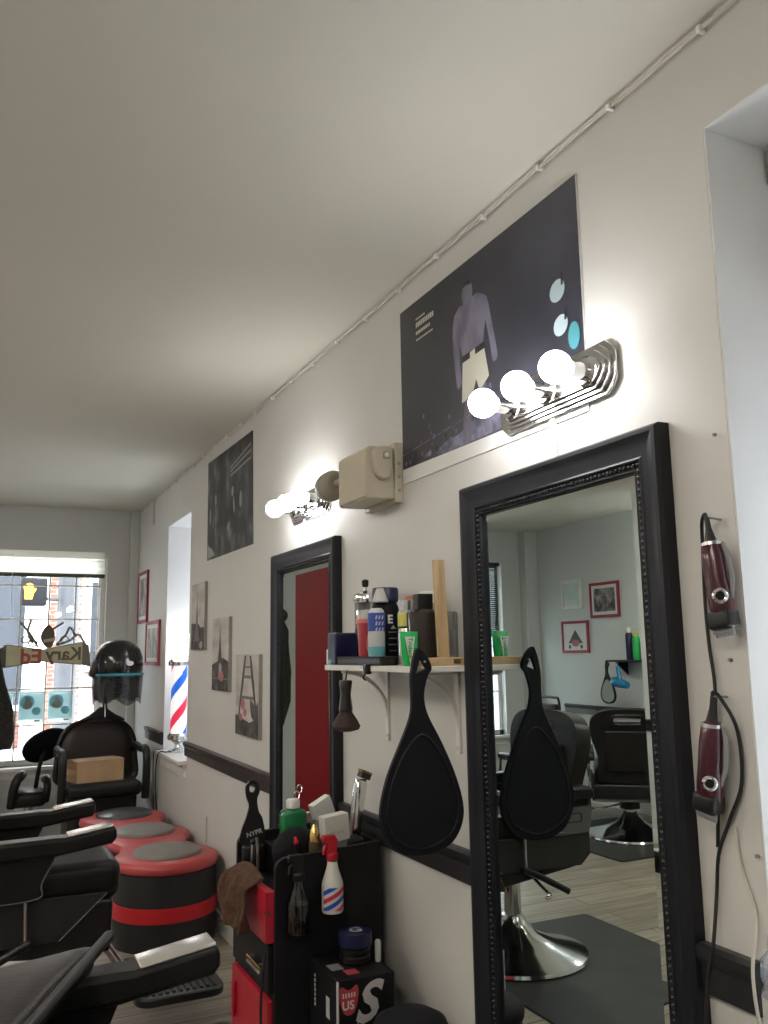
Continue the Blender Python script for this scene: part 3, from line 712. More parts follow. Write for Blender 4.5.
# black tray
o = empty('shelf_tray', (-.150, 2.44, Z), 'long flat black tray on the front of the shelf holding small bottles', 'tray')
m = MB(); m.prism(rrect(-.030, .030, -.168, .168, .012), (-.150, 2.43, Z), (1, 0, 0), (0, 1, 0), (0, 0, .006), 'black')
m.build('tray_base', o)
m = MB()
P_ = rrect(-.030, .030, -.168, .168, .012); m.tube([(-.150+a, 2.43+b, Z+.024) for a, b in P_], .003, 'black', 8, True)
for i in range(len(P_)):
    a, b = P_[i], P_[(i+1) % len(P_)]; m.add([(-.150+a[0], 2.43+a[1], Z+.004), (-.150+b[0], 2.43+b[1], Z+.004), (-.150+b[0], 2.43+b[1], Z+.024), (-.150+a[0], 2.43+a[1], Z+.024)], [(0, 1, 2, 3)], 'black')
m.build('tray_rim', o)
# disinfectant jar with chrome lid and plunger
o = empty('comb_jar', (-.075, 2.545, Z), 'glass comb jar with chrome lid and black plunger knob on the wall shelf', 'jar')
c = (-.050, 2.652, Z)
o.location = c
m = MB(); m.lathe([(.035, 0), (.037, .01), (.037, .205), (.032, .212)], c, 'jar', 24); m.build('glass_body', o)
m = MB(); m.lathe([(.0372, 0.0), (.0375, .115), (.036, .118)], c, 'liqdark', 24); m.build('jar_sleeve', o, label='dark lower sleeve of jar')
m = MB(); m.lathe([(.039, .205), (.040, .222), (.035, .235), (.015, .246), (.006, .248), (.006, .262)], c, 'chrome', 24); m.ell((c[0]-.036, c[1]-.015, Z+.215), (.010, .010, .008), 'chrome_d', 10, 6); m.build('jar_lid', o)
m = MB(); m.lathe([(.008, .258), (.011, .262), (.012, .280), (.007, .284)], c, 'black', 16); m.build('plunger_knob', o)
m = MB()
for q in range(5): m.box((c[0]+.012*cos(q*1.3), c[1]+.014*sin(q*1.3), Z+.165), (.003, .018, .09), 'grey', rz_(q*30))
m.build('combs', o)
# pink/red tub with grey lid
o = empty('pink_tub', (-.15, 2.425, Z+.006), 'small red and pink tub with a pale lid in the black tray', 'tub'); c = (-.150, 2.425, Z+.006)
m = MB(); m.lathe([(.022, 0), (.024, .004), (.029, .125)], c, 'pinkred', 20); m.build('tub_body', o)
m = MB(); m.lathe([(.033, .122), (.033, .134), (.030, .136)], c, 'pink', 20); m.lathe([(.028, .136), (.027, .152), (.020, .162), (0, .164)], c, 'greylid', 20); m.build('tub_lid', o)
m = MB(); m.prism(ellipse(0, .062, .012, .036, 16), (c[0], c[1]-.0305, c[2]), (1, 0, 0), (0, 0, 1), (0, .008, 0), 'pink'); m.build('tub_label', o)
# blue and teal wipes can
o = empty('wipes_can', (-.150, 2.362, Z+.006), 'clear and teal plastic bottle with blue lettering in the black tray', 'bottle'); c = (-.150, 2.352, Z+.006)
m = MB(); m.lathe([(.024, 0), (.026, .004), (.026, .05)], c, 'teal', 20); m.lathe([(.026, .05), (.026, .145), (.022, .158), (.016, .164), (0, .165)], c, 'lightgrey', 20); m.build('bottle_body', o)
m = MB()
m.lathe([(.0264, .095), (.0264, .150)], c, 'blue', 20)
for k, z in enumerate((.10, .118, .136)):
    for a in range(3): m.box((c[0]-.012+.010*a, c[1]-.0255, c[2]+z), (.004, .002, .011), 'lightgrey', ry(15))
m.build('bottle_label', o)
# tall black/navy can with E
o = empty('shaving_can', (-.10, 2.285, Z), 'tall dark navy canister with a white letter on its label', 'canister'); c = (-.072, 2.450, Z)
o.location = c
m = MB(); m.lathe([(.040, 0), (.042, .004), (.042, .175), (.036, .190), (.030, .196)], c, 'blackmatte', 28); m.build('can_body', o)
m = MB(); m.lathe([(.033, .190), (.042, .200), (.042, .236), (.039, .240), (0, .241)], c, 'navy', 28); m.build('can_cap', o)
m = MB(); m.lathe([(.012, .0), (.026, -.040), (.024, -.044)], (c[0]-.030, c[1]-.026, Z+.236), 'lightgrey', 16); m.build('spray_nozzle', o)
m = MB(); U_ = (cos(.35), -sin(.35)*-1*0, 0); U_ = Vector((.90, -.0, 0)).normalized()
m.text('E', .036, (c[0]-.014, c[1]-.0432, Z+.128), U_, (0, 0, 1), 'paper', .0006, .0012)
for k in range(4): m.box((c[0]+.004, c[1]-.0424, Z+.10-.019*k), (.030-.004*(k % 2), .0016, .0035), 'grey')
m.prism([(0, 0), (.02, 0), (.01, .012)], (c[0]-.004, c[1]-.0432, Z+.110), (1, 0, 0), (0, 0, 1), (0, .0008, 0), 'lightgrey')
m.build('can_label', o)
# black drip cans behind
def can(y, x, r, h, body, cap, lab, capm=None, extra=None, name='spray_can'):
    o = empty(name, (x, y, Z), lab, 'can', 'cans on the shelf'); c = (x, y, Z)
    m = MB(); m.lathe([(r*.95, 0), (r, .004), (r, h*.8), (r*.8, h*.84)], c, body, 24); m.build('can_body', o)
    m = MB(); m.lathe([(r*.8, h*.83), (r*.82, h*.985), (r*.7, h), (0, h)], c, cap, 24); m.build('can_cap', o)
    if extra:
        m = MB(); extra(m, c); m.build('can_label', o)
    return o
def ylab(m, c):
    m.lathe([(.0262, .112), (.0262, .150)], c, 'yellow', 24); m.lathe([(.0264, .106), (.0264, .112)], c, 'black', 24)
    m.prism(ellipse(0, 0, .009, .009, 12), (c[0]-.004, c[1]-.0268, c[2]+.131), (1, 0, 0), (0, 0, 1), (0, .0015, 0), 'black')
can(2.240, -.105, .026, .190, 'silver', 'silver', 'silver spray can with a yellow and black label behind the green pouch', extra=ylab)
can(2.315, -.045, .030, .205, 'grey', 'orange', 'grey spray can with a copper orange cap at the back of the shelf')
can(2.245, -.034, .026, .215, 'silver', 'white', 'silver can with a white cap, mostly hidden behind the navy canister')
# dark flask
o = empty('dark_flask', (-.085, 2.125, Z), 'dark brown glass aftershave flask with a square black cap', 'bottle'); c = (-.090, 2.165, Z)
o.location = c
m = MB(); rings = []
for z, w, d_ in ((0, .036, .022), (.006, .040, .024), (.13, .047, .027), (.150, .047, .026), (.158, .030, .018)):
    rings.append([(c[0]+w*math.copysign(abs(cos(t))**.5, cos(t)), c[1]+d_*math.copysign(abs(sin(t))**.5, sin(t)), Z+z) for t in [2*pi*i/28 for i in range(28)]])
m.loft(rings, 'liqdark'); m.build('flask_body', o)
m = MB(); m.rbox((c[0], c[1], Z+.180), (.050, .034, .044), .004, 'black'); m.build('flask_cap', o)
m = MB(); m.prism([(.030, .01), (.042, .01), (.052, .150), (.044, .158), (.034, .09)], (c[0], c[1]-.0255, Z), (1, 0, 0), (0, 0, 1), (0, .003, 0), 'silver'); m.build('flask_trim', o, label='silver strip down the flask side')
# green gum pouch
o = empty('gum_pouch', (-.165, 2.125, Z), 'bright green foil gum pouch standing at the front of the shelf', 'pouch')
m = MB(); rings = []
for z, w, d_ in ((.0, .016, .010), (.020, .021, .014), (.055, .025, .012), (.080, .027, .005), (.094, .028, .0015)):
    rings.append([(-.160+w*math.copysign(abs(cos(t))**.7, cos(t)), 2.12+d_*sin(t), Z+z) for t in [2*pi*i/24 for i in range(24)]])
m.loft(rings, 'greenbag'); m.build('pouch_body', o)
m = MB(); m.add([(-.181, 2.104, Z+.080), (-.150, 2.104, Z+.080), (-.160, 2.1045, Z+.012), (-.167, 2.1045, Z+.012)], [(0, 1, 2, 3)], 'paper')
m.text('Trident', .0185, (-.170, 2.1035, Z+.078), (0, 0, -1), (1, 0, 0), 'greenbag', .0005, .0004); m.build('pouch_label', o, smooth=False)
# wood pieces
m = MB(); m.box((-.068, 2.100, Z+.147), (.034, .012, .294), 'wood', ry(-2)); thing('wooden_stick', m, 'pale wooden slat standing upright at the near end of the shelf', 'slat', bevel=.001)
m = MB(); m.bx(-.180, -.010, 2.040, 2.078, Z, Z+.022, 'woodl'); m.rbox((-.055, 2.0395, Z+.012), (.022, .004, .012), .001, 'bronze', n=1); thing('wooden_block', m, 'flat wooden block lying along the near end of the shelf', 'block', bevel=.0015)
m = MB(); m.prism(rrect(-.022, .022, 0, .150, .004), (-.030, 2.112, Z), (1, 0, 0), (0, 0, 1), (0, .026, 0), 'clear'); thing('clear_case', m, 'clear plastic case behind the upright wooden slat on the shelf', 'case')
# small hook at shelf front
m = MB(); m.rbox((-.190, 2.335, Z-.010), (.020, .022, .030), .004, 'black', n=2); m.cyl((-.199, 2.335, Z-.004), (-.207, 2.335, Z-.004), .006, 'chrome', n=12); m.tube([(-.196, 2.335, Z-.02), (-.204, 2.335, Z-.035), (-.197, 2.335, Z-.042)], .003, 'black', 8)
thing('hook_clip', m, 'small black and chrome hook clipped to the front of the shelf', 'hook')

# hand mirror hanging at the near end of the shelf, facing along the wall
hm = empty('hand_mirror', (-.180, 2.012, .92), 'large black teardrop hand mirror hanging from the near end of the shelf', 'hand mirror')
out = smoothpts([(-.004, .482, 0), (.020, .462, 0), (.034, .430, 0), (.022, .410, 0), (.011, .375, 0), (.010, .345, 0), (.022, .305, 0), (.058, .240, 0), (.095, .160, 0), (.117, .085, 0), (.114, .035, 0), (.085, -.010, 0), (.040, -.030, 0), (0, -.034, 0),
    (-.045, -.030, 0), (-.088, -.008, 0), (-.116, .040, 0), (-.119, .090, 0), (-.098, .165, 0), (-.062, .240, 0), (-.032, .305, 0), (-.026, .350, 0), (-.027, .400, 0), (-.022, .440, 0), (-.014, .468, 0)], 4, True)
hole = [(-.013, .416), (.019, .428), (.001, .458)]
O_ = Vector((-.188, 2.004, .945))
mb = MB(); op = [(p.x, p.y) for p in out]
th = .012
# outline with a triangular hole: triangulated with a bridge
holed(mb, op, hole, O_, (1, 0, 0), (0, 0, 1), (0, th, 0), 'blackmatte')
mb.build('mirror_body', hm, ang=45, bevel=.003)
mb = MB(); rim = smoothpts([(a[0], a[1], 0) for a in [(0, .262), (.045, .225), (.082, .155), (.101, .085), (.097, .042), (.072, .006), (0, -.018), (-.074, .006), (-.100, .045), (-.103, .090), (-.084, .158), (-.047, .225)]], 5, True)
mb.tube([O_ + Vector((p.x, -.001, p.y)) for p in rim], .0022, 'black', 8, True); mb.build('rim_bead', hm)
h_ = MB(); h_.cyl((-.172, 2.036, 1.392), (-.176, 2.000, 1.392), .003, 'chrome_d', n=8); h_.build('hook_nail', hm)

# neck duster brush hanging at far end
o = empty('neck_duster', (-.175, 2.50, 1.18), 'brown neck duster brush hanging from the front edge of the shelf', 'brush'); c = (-.190, 2.500, 1.178)
X = Matrix.Identity(4)
m = MB(); m.lathe([(.019, .155), (.021, .150), (.018, .128), (.016, .110), (.020, .085), (.022, .066), (.020, .058), (.0, .058)][::-1], c, 'brushh', 20); m.build('handle', o)
m = MB(); m.lathe([(0, .002), (.020, 0), (.040, .006), (.045, .016), (.036, .034), (.020, .058), (.019, .062)], c, 'bristle', 28); m.build('bristles', o)
m = MB(); m.tube([(-.190, 2.50, 1.332), (-.187, 2.50, 1.350), (-.183, 2.50, 1.367)], .0025, 'cord', 8); m.build('hanging_loop', o)

# ------------------------------------------------------------------ clippers on the wall by the near recess
def clipper(y, ztop, lab, tilt, cordpts, lever=True):
    o = empty('hair_clipper', (0, y, ztop-.215), lab, 'clipper', 'burgundy clippers hung on the wall')
    X = Matrix.Translation((-.034, y, ztop)) @ rx(tilt)
    def ring(z, w, d_, yo=0.): return [X @ Vector((d_*sin(t), yo+w*cos(t), z)) for t in [2*pi*i/24 for i in range(24)]]
    m = MB(); m.loft([ring(-.045, .012, .013), ring(-.050, .018, .018), ring(-.080, .022, .021), ring(-.120, .022, .022), ring(-.150, .024, .022), ring(-.178, .026, .019), ring(-.196, .023, .013)], 'burg'); m.build('body', o)
    m = MB(); m.loft([ring(0., .0045, .0045), ring(-.02, .0055, .0055), ring(-.046, .011, .011)], 'cord'); m.build('strain_relief', o)
    m = MB(); m.loft([ring(-.048, .019, .0185), ring(-.054, .0195, .0195)], 'chrome_d'); m.build('collar', o)
    m = MB()
    m.rbox(X @ Vector((-.002, .0, -.190)), (.036, .050, .034), .008, 'black', rx(tilt)); m.box(X @ Vector((-.006, .0, -.208)), (.006, .046, .012), 'grey', rx(tilt))
    for k in range(9): m.box(X @ Vector((-.004, -.020+.005*k, -.217)), (.004, .0022, .006), 'grey', rx(tilt))
    m.build('blade', o)
    m = MB(); m.lathe([(.0, .002), (.007, .002), (.008, .005)], (0, 0, 0), 'blackmatte', 20, X @ Matrix.Translation((-.0165, -.0145, -.150)) @ rz_(45) @ ry(-90)); m.lathe([(.014, .0), (.014, .004), (.011, .006), (.008, .005), (.008, 0)], (0, 0, 0), 'chrome', 20, X @ Matrix.Translation((-.0165, -.0145, -.150)) @ rz_(45) @ ry(-90)); m.build('emblem', o, label='oval chrome badge')
    m = MB(); m.tube([X @ Vector(p) for p in ((.004, -.022, -.155), (.006, -.029, -.120), (.006, -.028, -.075), (.004, -.022, -.052))], [.003, .0045, .005, .003], 'grey', 10); m.build('taper_lever', o)
    m = MB(); m.tube(smoothpts([X @ Vector((0, 0, -.004))] + [Vector(p) for p in cordpts], 6), .0035, 'cord', 8); m.build('power_cord', o)
    m = MB(); m.cyl((0, y-.002, ztop-.002), (-.036, y-.002, ztop), .002, 'grey', n=8); m.build('nail', o)
    return o
clipper(1.150, 1.655, 'burgundy hair clipper hung higher on the wall by the near window recess', -7,
        [(-.034, 1.154, 1.662), (-.026, 1.170, 1.648), (-.012, 1.186, 1.60), (-.008, 1.194, 1.50), (-.008, 1.192, 1.42), (-.008, 1.186, 1.35), (-.008, 1.192, 1.26), (-.006, 1.200, 1.16), (-.006, 1.21, 1.06)])
clipper(1.168, 1.330, 'burgundy hair clipper hung lower on the wall, its blade beside the mirror frame', 8,
        [(-.034, 1.166, 1.338), (-.026, 1.156, 1.325), (-.010, 1.140, 1.27), (-.008, 1.142, 1.18), (-.010, 1.175, 1.11), (-.012, 1.203, 1.05), (-.012, 1.215, .98), (-.034, 1.210, .90), (-.046, 1.222, .82), (-.048, 1.232, .70), (-.048, 1.238, .55)])
m = MB(); m.tube(smoothpts([(-.004, 1.168, 1.10), (-.004, 1.160, 1.03), (-.006, 1.135, .96), (-.030, 1.130, .88), (-.030, 1.125, .80), (-.006, 1.125, .70)], 6), .003, 'wcord', 8)
thing('white_cable', m, 'thin white cord hanging down the wall below the clippers', 'cord')
for y, z, l in ((1.150, 1.395, 'tiny nail in the wall just under the higher clipper'), (1.125, 1.06, 'tiny nail in the wall below the lower clipper'), (1.145, 1.815, 'tiny nail high on the wall right of the mirror corner')):
    m = MB(); m.cyl((0, y, z), (-.006, y, z), .0035, 'grey', n=8); thing('wall_nail', m, l, 'nail')

# near recess: roller blind
o = empty('roller_blind', (.20, .72, 1.95), 'white roller blind at the top of the near window recess', 'blind')
m = MB(); m.cyl((.188, .345, 2.375), (.188, 1.085, 2.375), .034, 'blind', n=24); m.build('roll', o)
m = MB(); m.bx(.236, .239, .36, 1.075, 1.93, 2.375, 'tfabric'); m.bx(.231, .244, .36, 1.075, 1.915, 1.935, 'blind'); m.build('fabric', o, smooth=False)
m = MB(); m.rbox((.188, 1.098, 2.380), (.06, .020, .075), .006, 'grey'); m.rbox((.188, .338, 2.380), (.06, .010, .075), .004, 'grey'); m.build('end_bracket', o)
# bottle by the near recess, on a small cabinet
o = empty('side_cabinet', (-.17, .80, 0), 'small white side cabinet against the wall under the near window recess', 'cabinet')
m = MB(); m.bx(-.34, -.014, .52, 1.085, .0, .745, 'white'); m.bx(-.35, -.014, .51, 1.09, .745, .765, 'shelf'); m.build('body', o, smooth=False, bevel=.003)
m = MB(); m.bx(-.352, -.34, .54, 1.07, .05, .72, 'white'); dd = m.build('cabinet_door', o, smooth=False, bevel=.003); m = MB(); m.cyl((-.352, .60, .45), (-.372, .60, .45), .009, 'chrome_d', n=12); m.build('knob', dd)
o = empty('clear_bottle', (-.125, .985, .765), 'clear plastic bottle with a pale ribbed cap at the edge of the near window recess', 'bottle'); c = (-.122, .985, .765)
m = MB(); m.lathe([(.030, 0), (.034, .006), (.033, .05), (.030, .06), (.034, .07), (.034, .140), (.030, .150), (.034, .160), (.033, .185), (.016, .205)], c, 'clear', 24); m.build('bottle_body', o)
m = MB(); m.lathe([(.0345, .075), (.0345, .135)], c, 'lightgrey', 24); m.build('bottle_label', o)
m = MB(); m.lathe([(.020, .198), (.022, .202), (.022, .222), (.012, .232), (0, .233)], c, 'lightgrey', 20); m.build('bottle_cap', o)

# ------------------------------------------------------------------ barber pole lamp on the far recess sill
o = empty('barber_pole_lamp', (.055, 6.02, .768), 'lit red, white and blue striped barber pole lamp in the window recess', 'lamp'); c = Vector((.058, 6.02, .768))
m = MB(); m.lathe([(.065, 0), (.066, .012), (.045, .022), (.022, .03), (.018, .05), (.045, .065), (.070, .085), (.072, .110), (.060, .125)], c, 'chrome', 28); m.build('lamp_base', o)
m = MB(); n = 36; nz = 40; z0, z1, r_ = .125, .575, .054; vs = []; 
for k in range(nz+1):
    for i in range(n):
        t = 2*pi*i/n; vs.append((c.x+r_*cos(t), c.y+r_*sin(t), c.z+z0+(z1-z0)*k/nz))
for k in range(nz):
    for i in range(n):
        j = (i+1) % n; ph = (-i/n*2 + k/nz*2.2) % 2   # two blue / two red turns
        ph4 = (ph*2) % 4; cm = 'lit_b' if ph4 < .85 else ('lit_r' if 2 <= ph4 < 2.85 else 'lit_w')
        m.add([vs[k*n+i], vs[k*n+j], vs[(k+1)*n+j], vs[(k+1)*n+i]], [(0, 1, 2, 3)], cm)
m.build('striped_cylinder', o)
m = MB(); m.lathe([(.058, .572), (.074, .580), (.076, .605), (.060, .622), (.040, .630), (.036, .642)], c, 'chrome', 28); m.build('lamp_collar', o)
m = MB(); m.ell((c.x, c.y, c.z+.725), .092, 'globe', 28, 18); m.build('glass_globe', o, label='glowing white globe')
m = MB(); m.tube(smoothpts([(c.x-.05, c.y-.03, c.z+.008), (-.03, 5.96, c.z+.010), (-.075, 6.02, c.z-.01), (-.075, 6.08, .55), (-.05, 6.05, .25), (-.03, 6.0, .02)], 6), .004, 'cord', 8); m.build('power_cord', o)
m = MB(); m.tube(smoothpts([(-.03, 6.17, .774), (-.06, 6.19, .772), (-.070, 6.20, .72), (-.062, 6.21, .45), (-.045, 6.22, .02)], 6), .0035, 'cord', 8)
thing('extension_lead', m, 'thin dark lead dropping from the far recess sill to the floor', 'cord')
m = MB(); m.tube([(-.006, 4.95, .38), (-.006, 4.95, .52)], .004, 'wcord', 8); thing('wall_cable', m, 'short pale cord on the wall above the red ottoman bench', 'cord')

# ------------------------------------------------------------------ front window dressing
o = empty('window_blind', (-.73, YF+.03, 2.06), 'raised white pleated blind with dark bottom rail at the top of the front window', 'tblind')
m = MB(); m.bx(W1[0]+.02, W1[1]-.015, YF-.0, YF+.05, 2.23, 2.283, 'tblind'); m.build('headrail', o, smooth=False, bevel=.003)
m = MB()
zs = [2.10+.013*k for k in range(11)]
for k in range(10):
    a, b = (YF+.020, YF+.028) if k % 2 else (YF+.028, YF+.020)
    m.add([(W1[0]+.03, a, zs[k]), (W1[1]-.02, a, zs[k]), (W1[1]-.02, b, zs[k+1]), (W1[0]+.03, b, zs[k+1])], [(0, 1, 2, 3)], 'tblind')
m.build('pleated_shade', o, smooth=False)
m = MB(); m.bx(W1[0]+.03, W1[1]-.02, YF+.001, YF+.047, 2.068, 2.100, 'blindrail'); m.build('bottom_rail', o, smooth=False, bevel=.003)
m = MB(); m.tube([(-.985, YF-.006, 2.25), (-.980, YF-.008, 1.9), (-.965, YF-.008, 1.72)], .003, 'white', 6); m.build('pull_cord', o)
# ribbon sign with mirrored lettering, on the inside of the glass
o = empty('window_sign', (-.69, YF+.048, 1.2), 'cream ribbon shaped sign with mirrored lettering stuck on the front window', 'sign')
ys = YF+.052
m = MB()
m.prism([(-1.015, 1.52), (-.72, 1.475), (-.72, 1.385), (-1.015, 1.345)], (0, ys, 0), (1, 0, 0), (0, 0, 1), (0, .004, 0), 'tcream')
m.prism([(-.72, 1.475), (-.405, 1.535), (-.405, 1.355), (-.72, 1.385)], (0, ys, 0), (1, 0, 0), (0, 0, 1), (0, .004, 0), 'tcream')
m.prism([(-1.045, 1.49), (-.995, 1.52), (-.995, 1.345), (-1.055, 1.31)], (0, ys-.001, 0), (1, 0, 0), (0, 0, 1), (0, .004, 0), 'signgrey')
m.prism([(-.415, 1.535), (-.365, 1.51), (-.345, 1.33), (-.415, 1.352)], (0, ys-.001, 0), (1, 0, 0), (0, 0, 1), (0, .004, 0), 'signgrey')
for P in ([(-1.0, 1.525), (-.72, 1.482), (-.72, 1.475), (-1.0, 1.517)], [(-.72, 1.482), (-.41, 1.542), (-.41, 1.534), (-.72, 1.475)], [(-1.0, 1.348), (-.72, 1.39), (-.72, 1.382), (-1.0, 1.338)], [(-.72, 1.39), (-.41, 1.358), (-.41, 1.348), (-.72, 1.382)]):
    m.prism(P, (0, ys-.002, 0), (1, 0, 0), (0, 0, 1), (0, .003, 0), 'signgrey')
m.build('ribbon_panel', o, smooth=False)
m = MB(); m.text('Ed', .165, (-.725, ys-.003, 1.372), (-1, 0, 0), (0, 0, 1), 'signred', .0008, .0045); m.build('red_lettering', o, smooth=False, label='mirrored red letters')
m = MB(); m.text('Kary', .145, (-.420, ys-.003, 1.395), (-1, 0, 0), (0, 0, 1), 'signbrown', .0008, .0035); m.build('dark_lettering', o, smooth=False, label='mirrored dark brown letters')
m = MB()
m.prism(smooth2([(-.70, 1.50), (-.74, 1.56), (-.735, 1.62), (-.69, 1.68), (-.645, 1.64), (-.635, 1.58), (-.655, 1.50)], 4), (0, ys, 0), (1, 0, 0), (0, 0, 1), (0, .004, 0), 'signbrown')
m.prism([(-.72, 1.535), (-.63, 1.55), (-.63, 1.575), (-.72, 1.56)], (0, ys-.002, 0), (1, 0, 0), (0, 0, 1), (0, .003, 0), 'creamsign')
for P in ([(-.76, 1.50), (-.82, 1.60), (-.90, 1.70)], [(-.80, 1.53), (-.84, 1.62), (-.82, 1.72)], [(-.62, 1.51), (-.52, 1.55), (-.45, 1.60), (-.40, 1.52)], [(-.62, 1.52), (-.55, 1.60), (-.52, 1.66), (-.47, 1.58)], [(-.66, 1.64), (-.60, 1.68), (-.57, 1.70)]):
    m.tube(smoothpts([(a, ys+.002, b) for a, b in P], 5), .010, 'signgrey', 6)
for cx, cz in ((-.80, 1.53), (-.855, 1.56), (-.56, 1.56)): m.tube([(cx+a, ys+.002, cz+b) for a, b in ellipse(0, 0, .032, .024, 14)], .006, 'signgrey', 6, True)
m.build('scroll_ornament', o)
for x, lab in ((-.790, 'aqua notice with a round portrait in the middle of the three on the front window'), (-.570, 'aqua notice with a round portrait on the front window, nearest the hood dryer'), (-1.02, 'aqua notice on the front window, nearest the hanging coat')):
    o = empty('window_notice', (x, ys, .905), lab, 'notice', 'aqua paper notices on the window')
    m = MB(); m.prism([(-.095, 0), (.095, 0), (.095, .245), (-.095, .245)], (x, ys, .897), (1, 0, 0), (0, 0, 1), (0, .002, 0), 'tpaper'); m.prism([(-.095, .235), (.095, .235), (.095, .25), (-.095, .25)], (x, ys-.001, .897), (1, 0, 0), (0, 0, 1), (0, .002, 0), 'taqua')
    m.prism([(-.09, 0.03), (.09, 0.03), (.09, .23), (-.09, .23)], (x, ys-.0008, .897), (1, 0, 0), (0, 0, 1), (0, .001, 0), 'taqua'); m.build('notice_sheet', o, smooth=False)
    m = MB(); m.prism(ellipse(-.03, .165, .055, .055, 24), (x, ys-.003, .897), (1, 0, 0), (0, 0, 1), (0, .002, 0), 'taquad'); m.prism(smooth2([(-.065, .13), (-.055, .16), (-.04, .175), (-.045, .20), (-.02, .205), (-.01, .18), (0, .165), (.01, .13), (-.03, .112)], 3), (x, ys-.0045, .897), (1, 0, 0), (0, 0, 1), (0, .0015, 0), 'tskin')
    m.prism(ellipse(.040, .095, .033, .033, 20), (x, ys-.0045, .897), (1, 0, 0), (0, 0, 1), (0, .0015, 0), 'taquad'); m.prism([(.03, .012), (.07, .012), (.07, .026), (.03, .026)], (x, ys-.003, .897), (1, 0, 0), (0, 0, 1), (0, .002, 0), 'grey'); m.build('portrait_print', o, smooth=False)
# second window: dark blind
o = empty('dark_blind', (-3.29, YF+.03, 1.56), 'dark slatted blind half lowered in the second front window, seen in the big mirror', 'blind')
m = MB()
for k in range(34): m.box((-3.29, YF+.028, 1.585+.0212*k), (.80, .022, .002), 'blinddark', rx(55))
m.build('slats', o, smooth=False)
m = MB(); m.bx(-3.71, -2.87, YF+.005, YF+.05, 2.285, 2.318, 'blinddark'); m.bx(-3.69, -2.89, YF+.015, YF+.04, 1.555, 1.578, 'blinddark'); m.build('blind_rails', o, smooth=False)

# ------------------------------------------------------------------ coat and leaning board at the front wall
o = empty('hanging_coat', (-1.2, 7.44, .85), 'dark woven coat hanging at the left edge of the front window', 'coat')
m = MB(); rings = []
for z, w, d_, xo in ((.72, .155, .05, .06), (.80, .20, .055, .03), (1.0, .22, .06, 0), (1.25, .19, .062, -.03), (1.48, .15, .06, -.06), (1.62, .10, .05, -.10), (1.70, .04, .03, -.12)):
    rings.append([(-1.15+xo+w*cos(t)*(1+.06*sin(5*t+z*9)), 7.395+d_*sin(t)*(1+.25*sin(7*t+z*6)), z) for t in [2*pi*i/40 for i in range(40)]])
m.loft(rings, 'coat'); m.build('coat_cloth', o)
m = MB(); m.ell((-1.27, 7.40, 1.755), (.075, .06, .065), 'coat', 20, 12); m.build('hood', o)
m = MB(); m.tube([(-1.27, 7.50, 1.86), (-1.27, 7.42, 1.85), (-1.27, 7.40, 1.80)], .005, 'chrome_d', 8); m.build('hanger_hook', o)
m = MB(); m.box((-1.035, 7.30, .355), (.09, .03, .73), 'shelf', rx(-10) @ ry(-7)); thing('leaning_board', m, 'narrow pale board leaning under the hanging coat by the front window', 'board', bevel=.003)

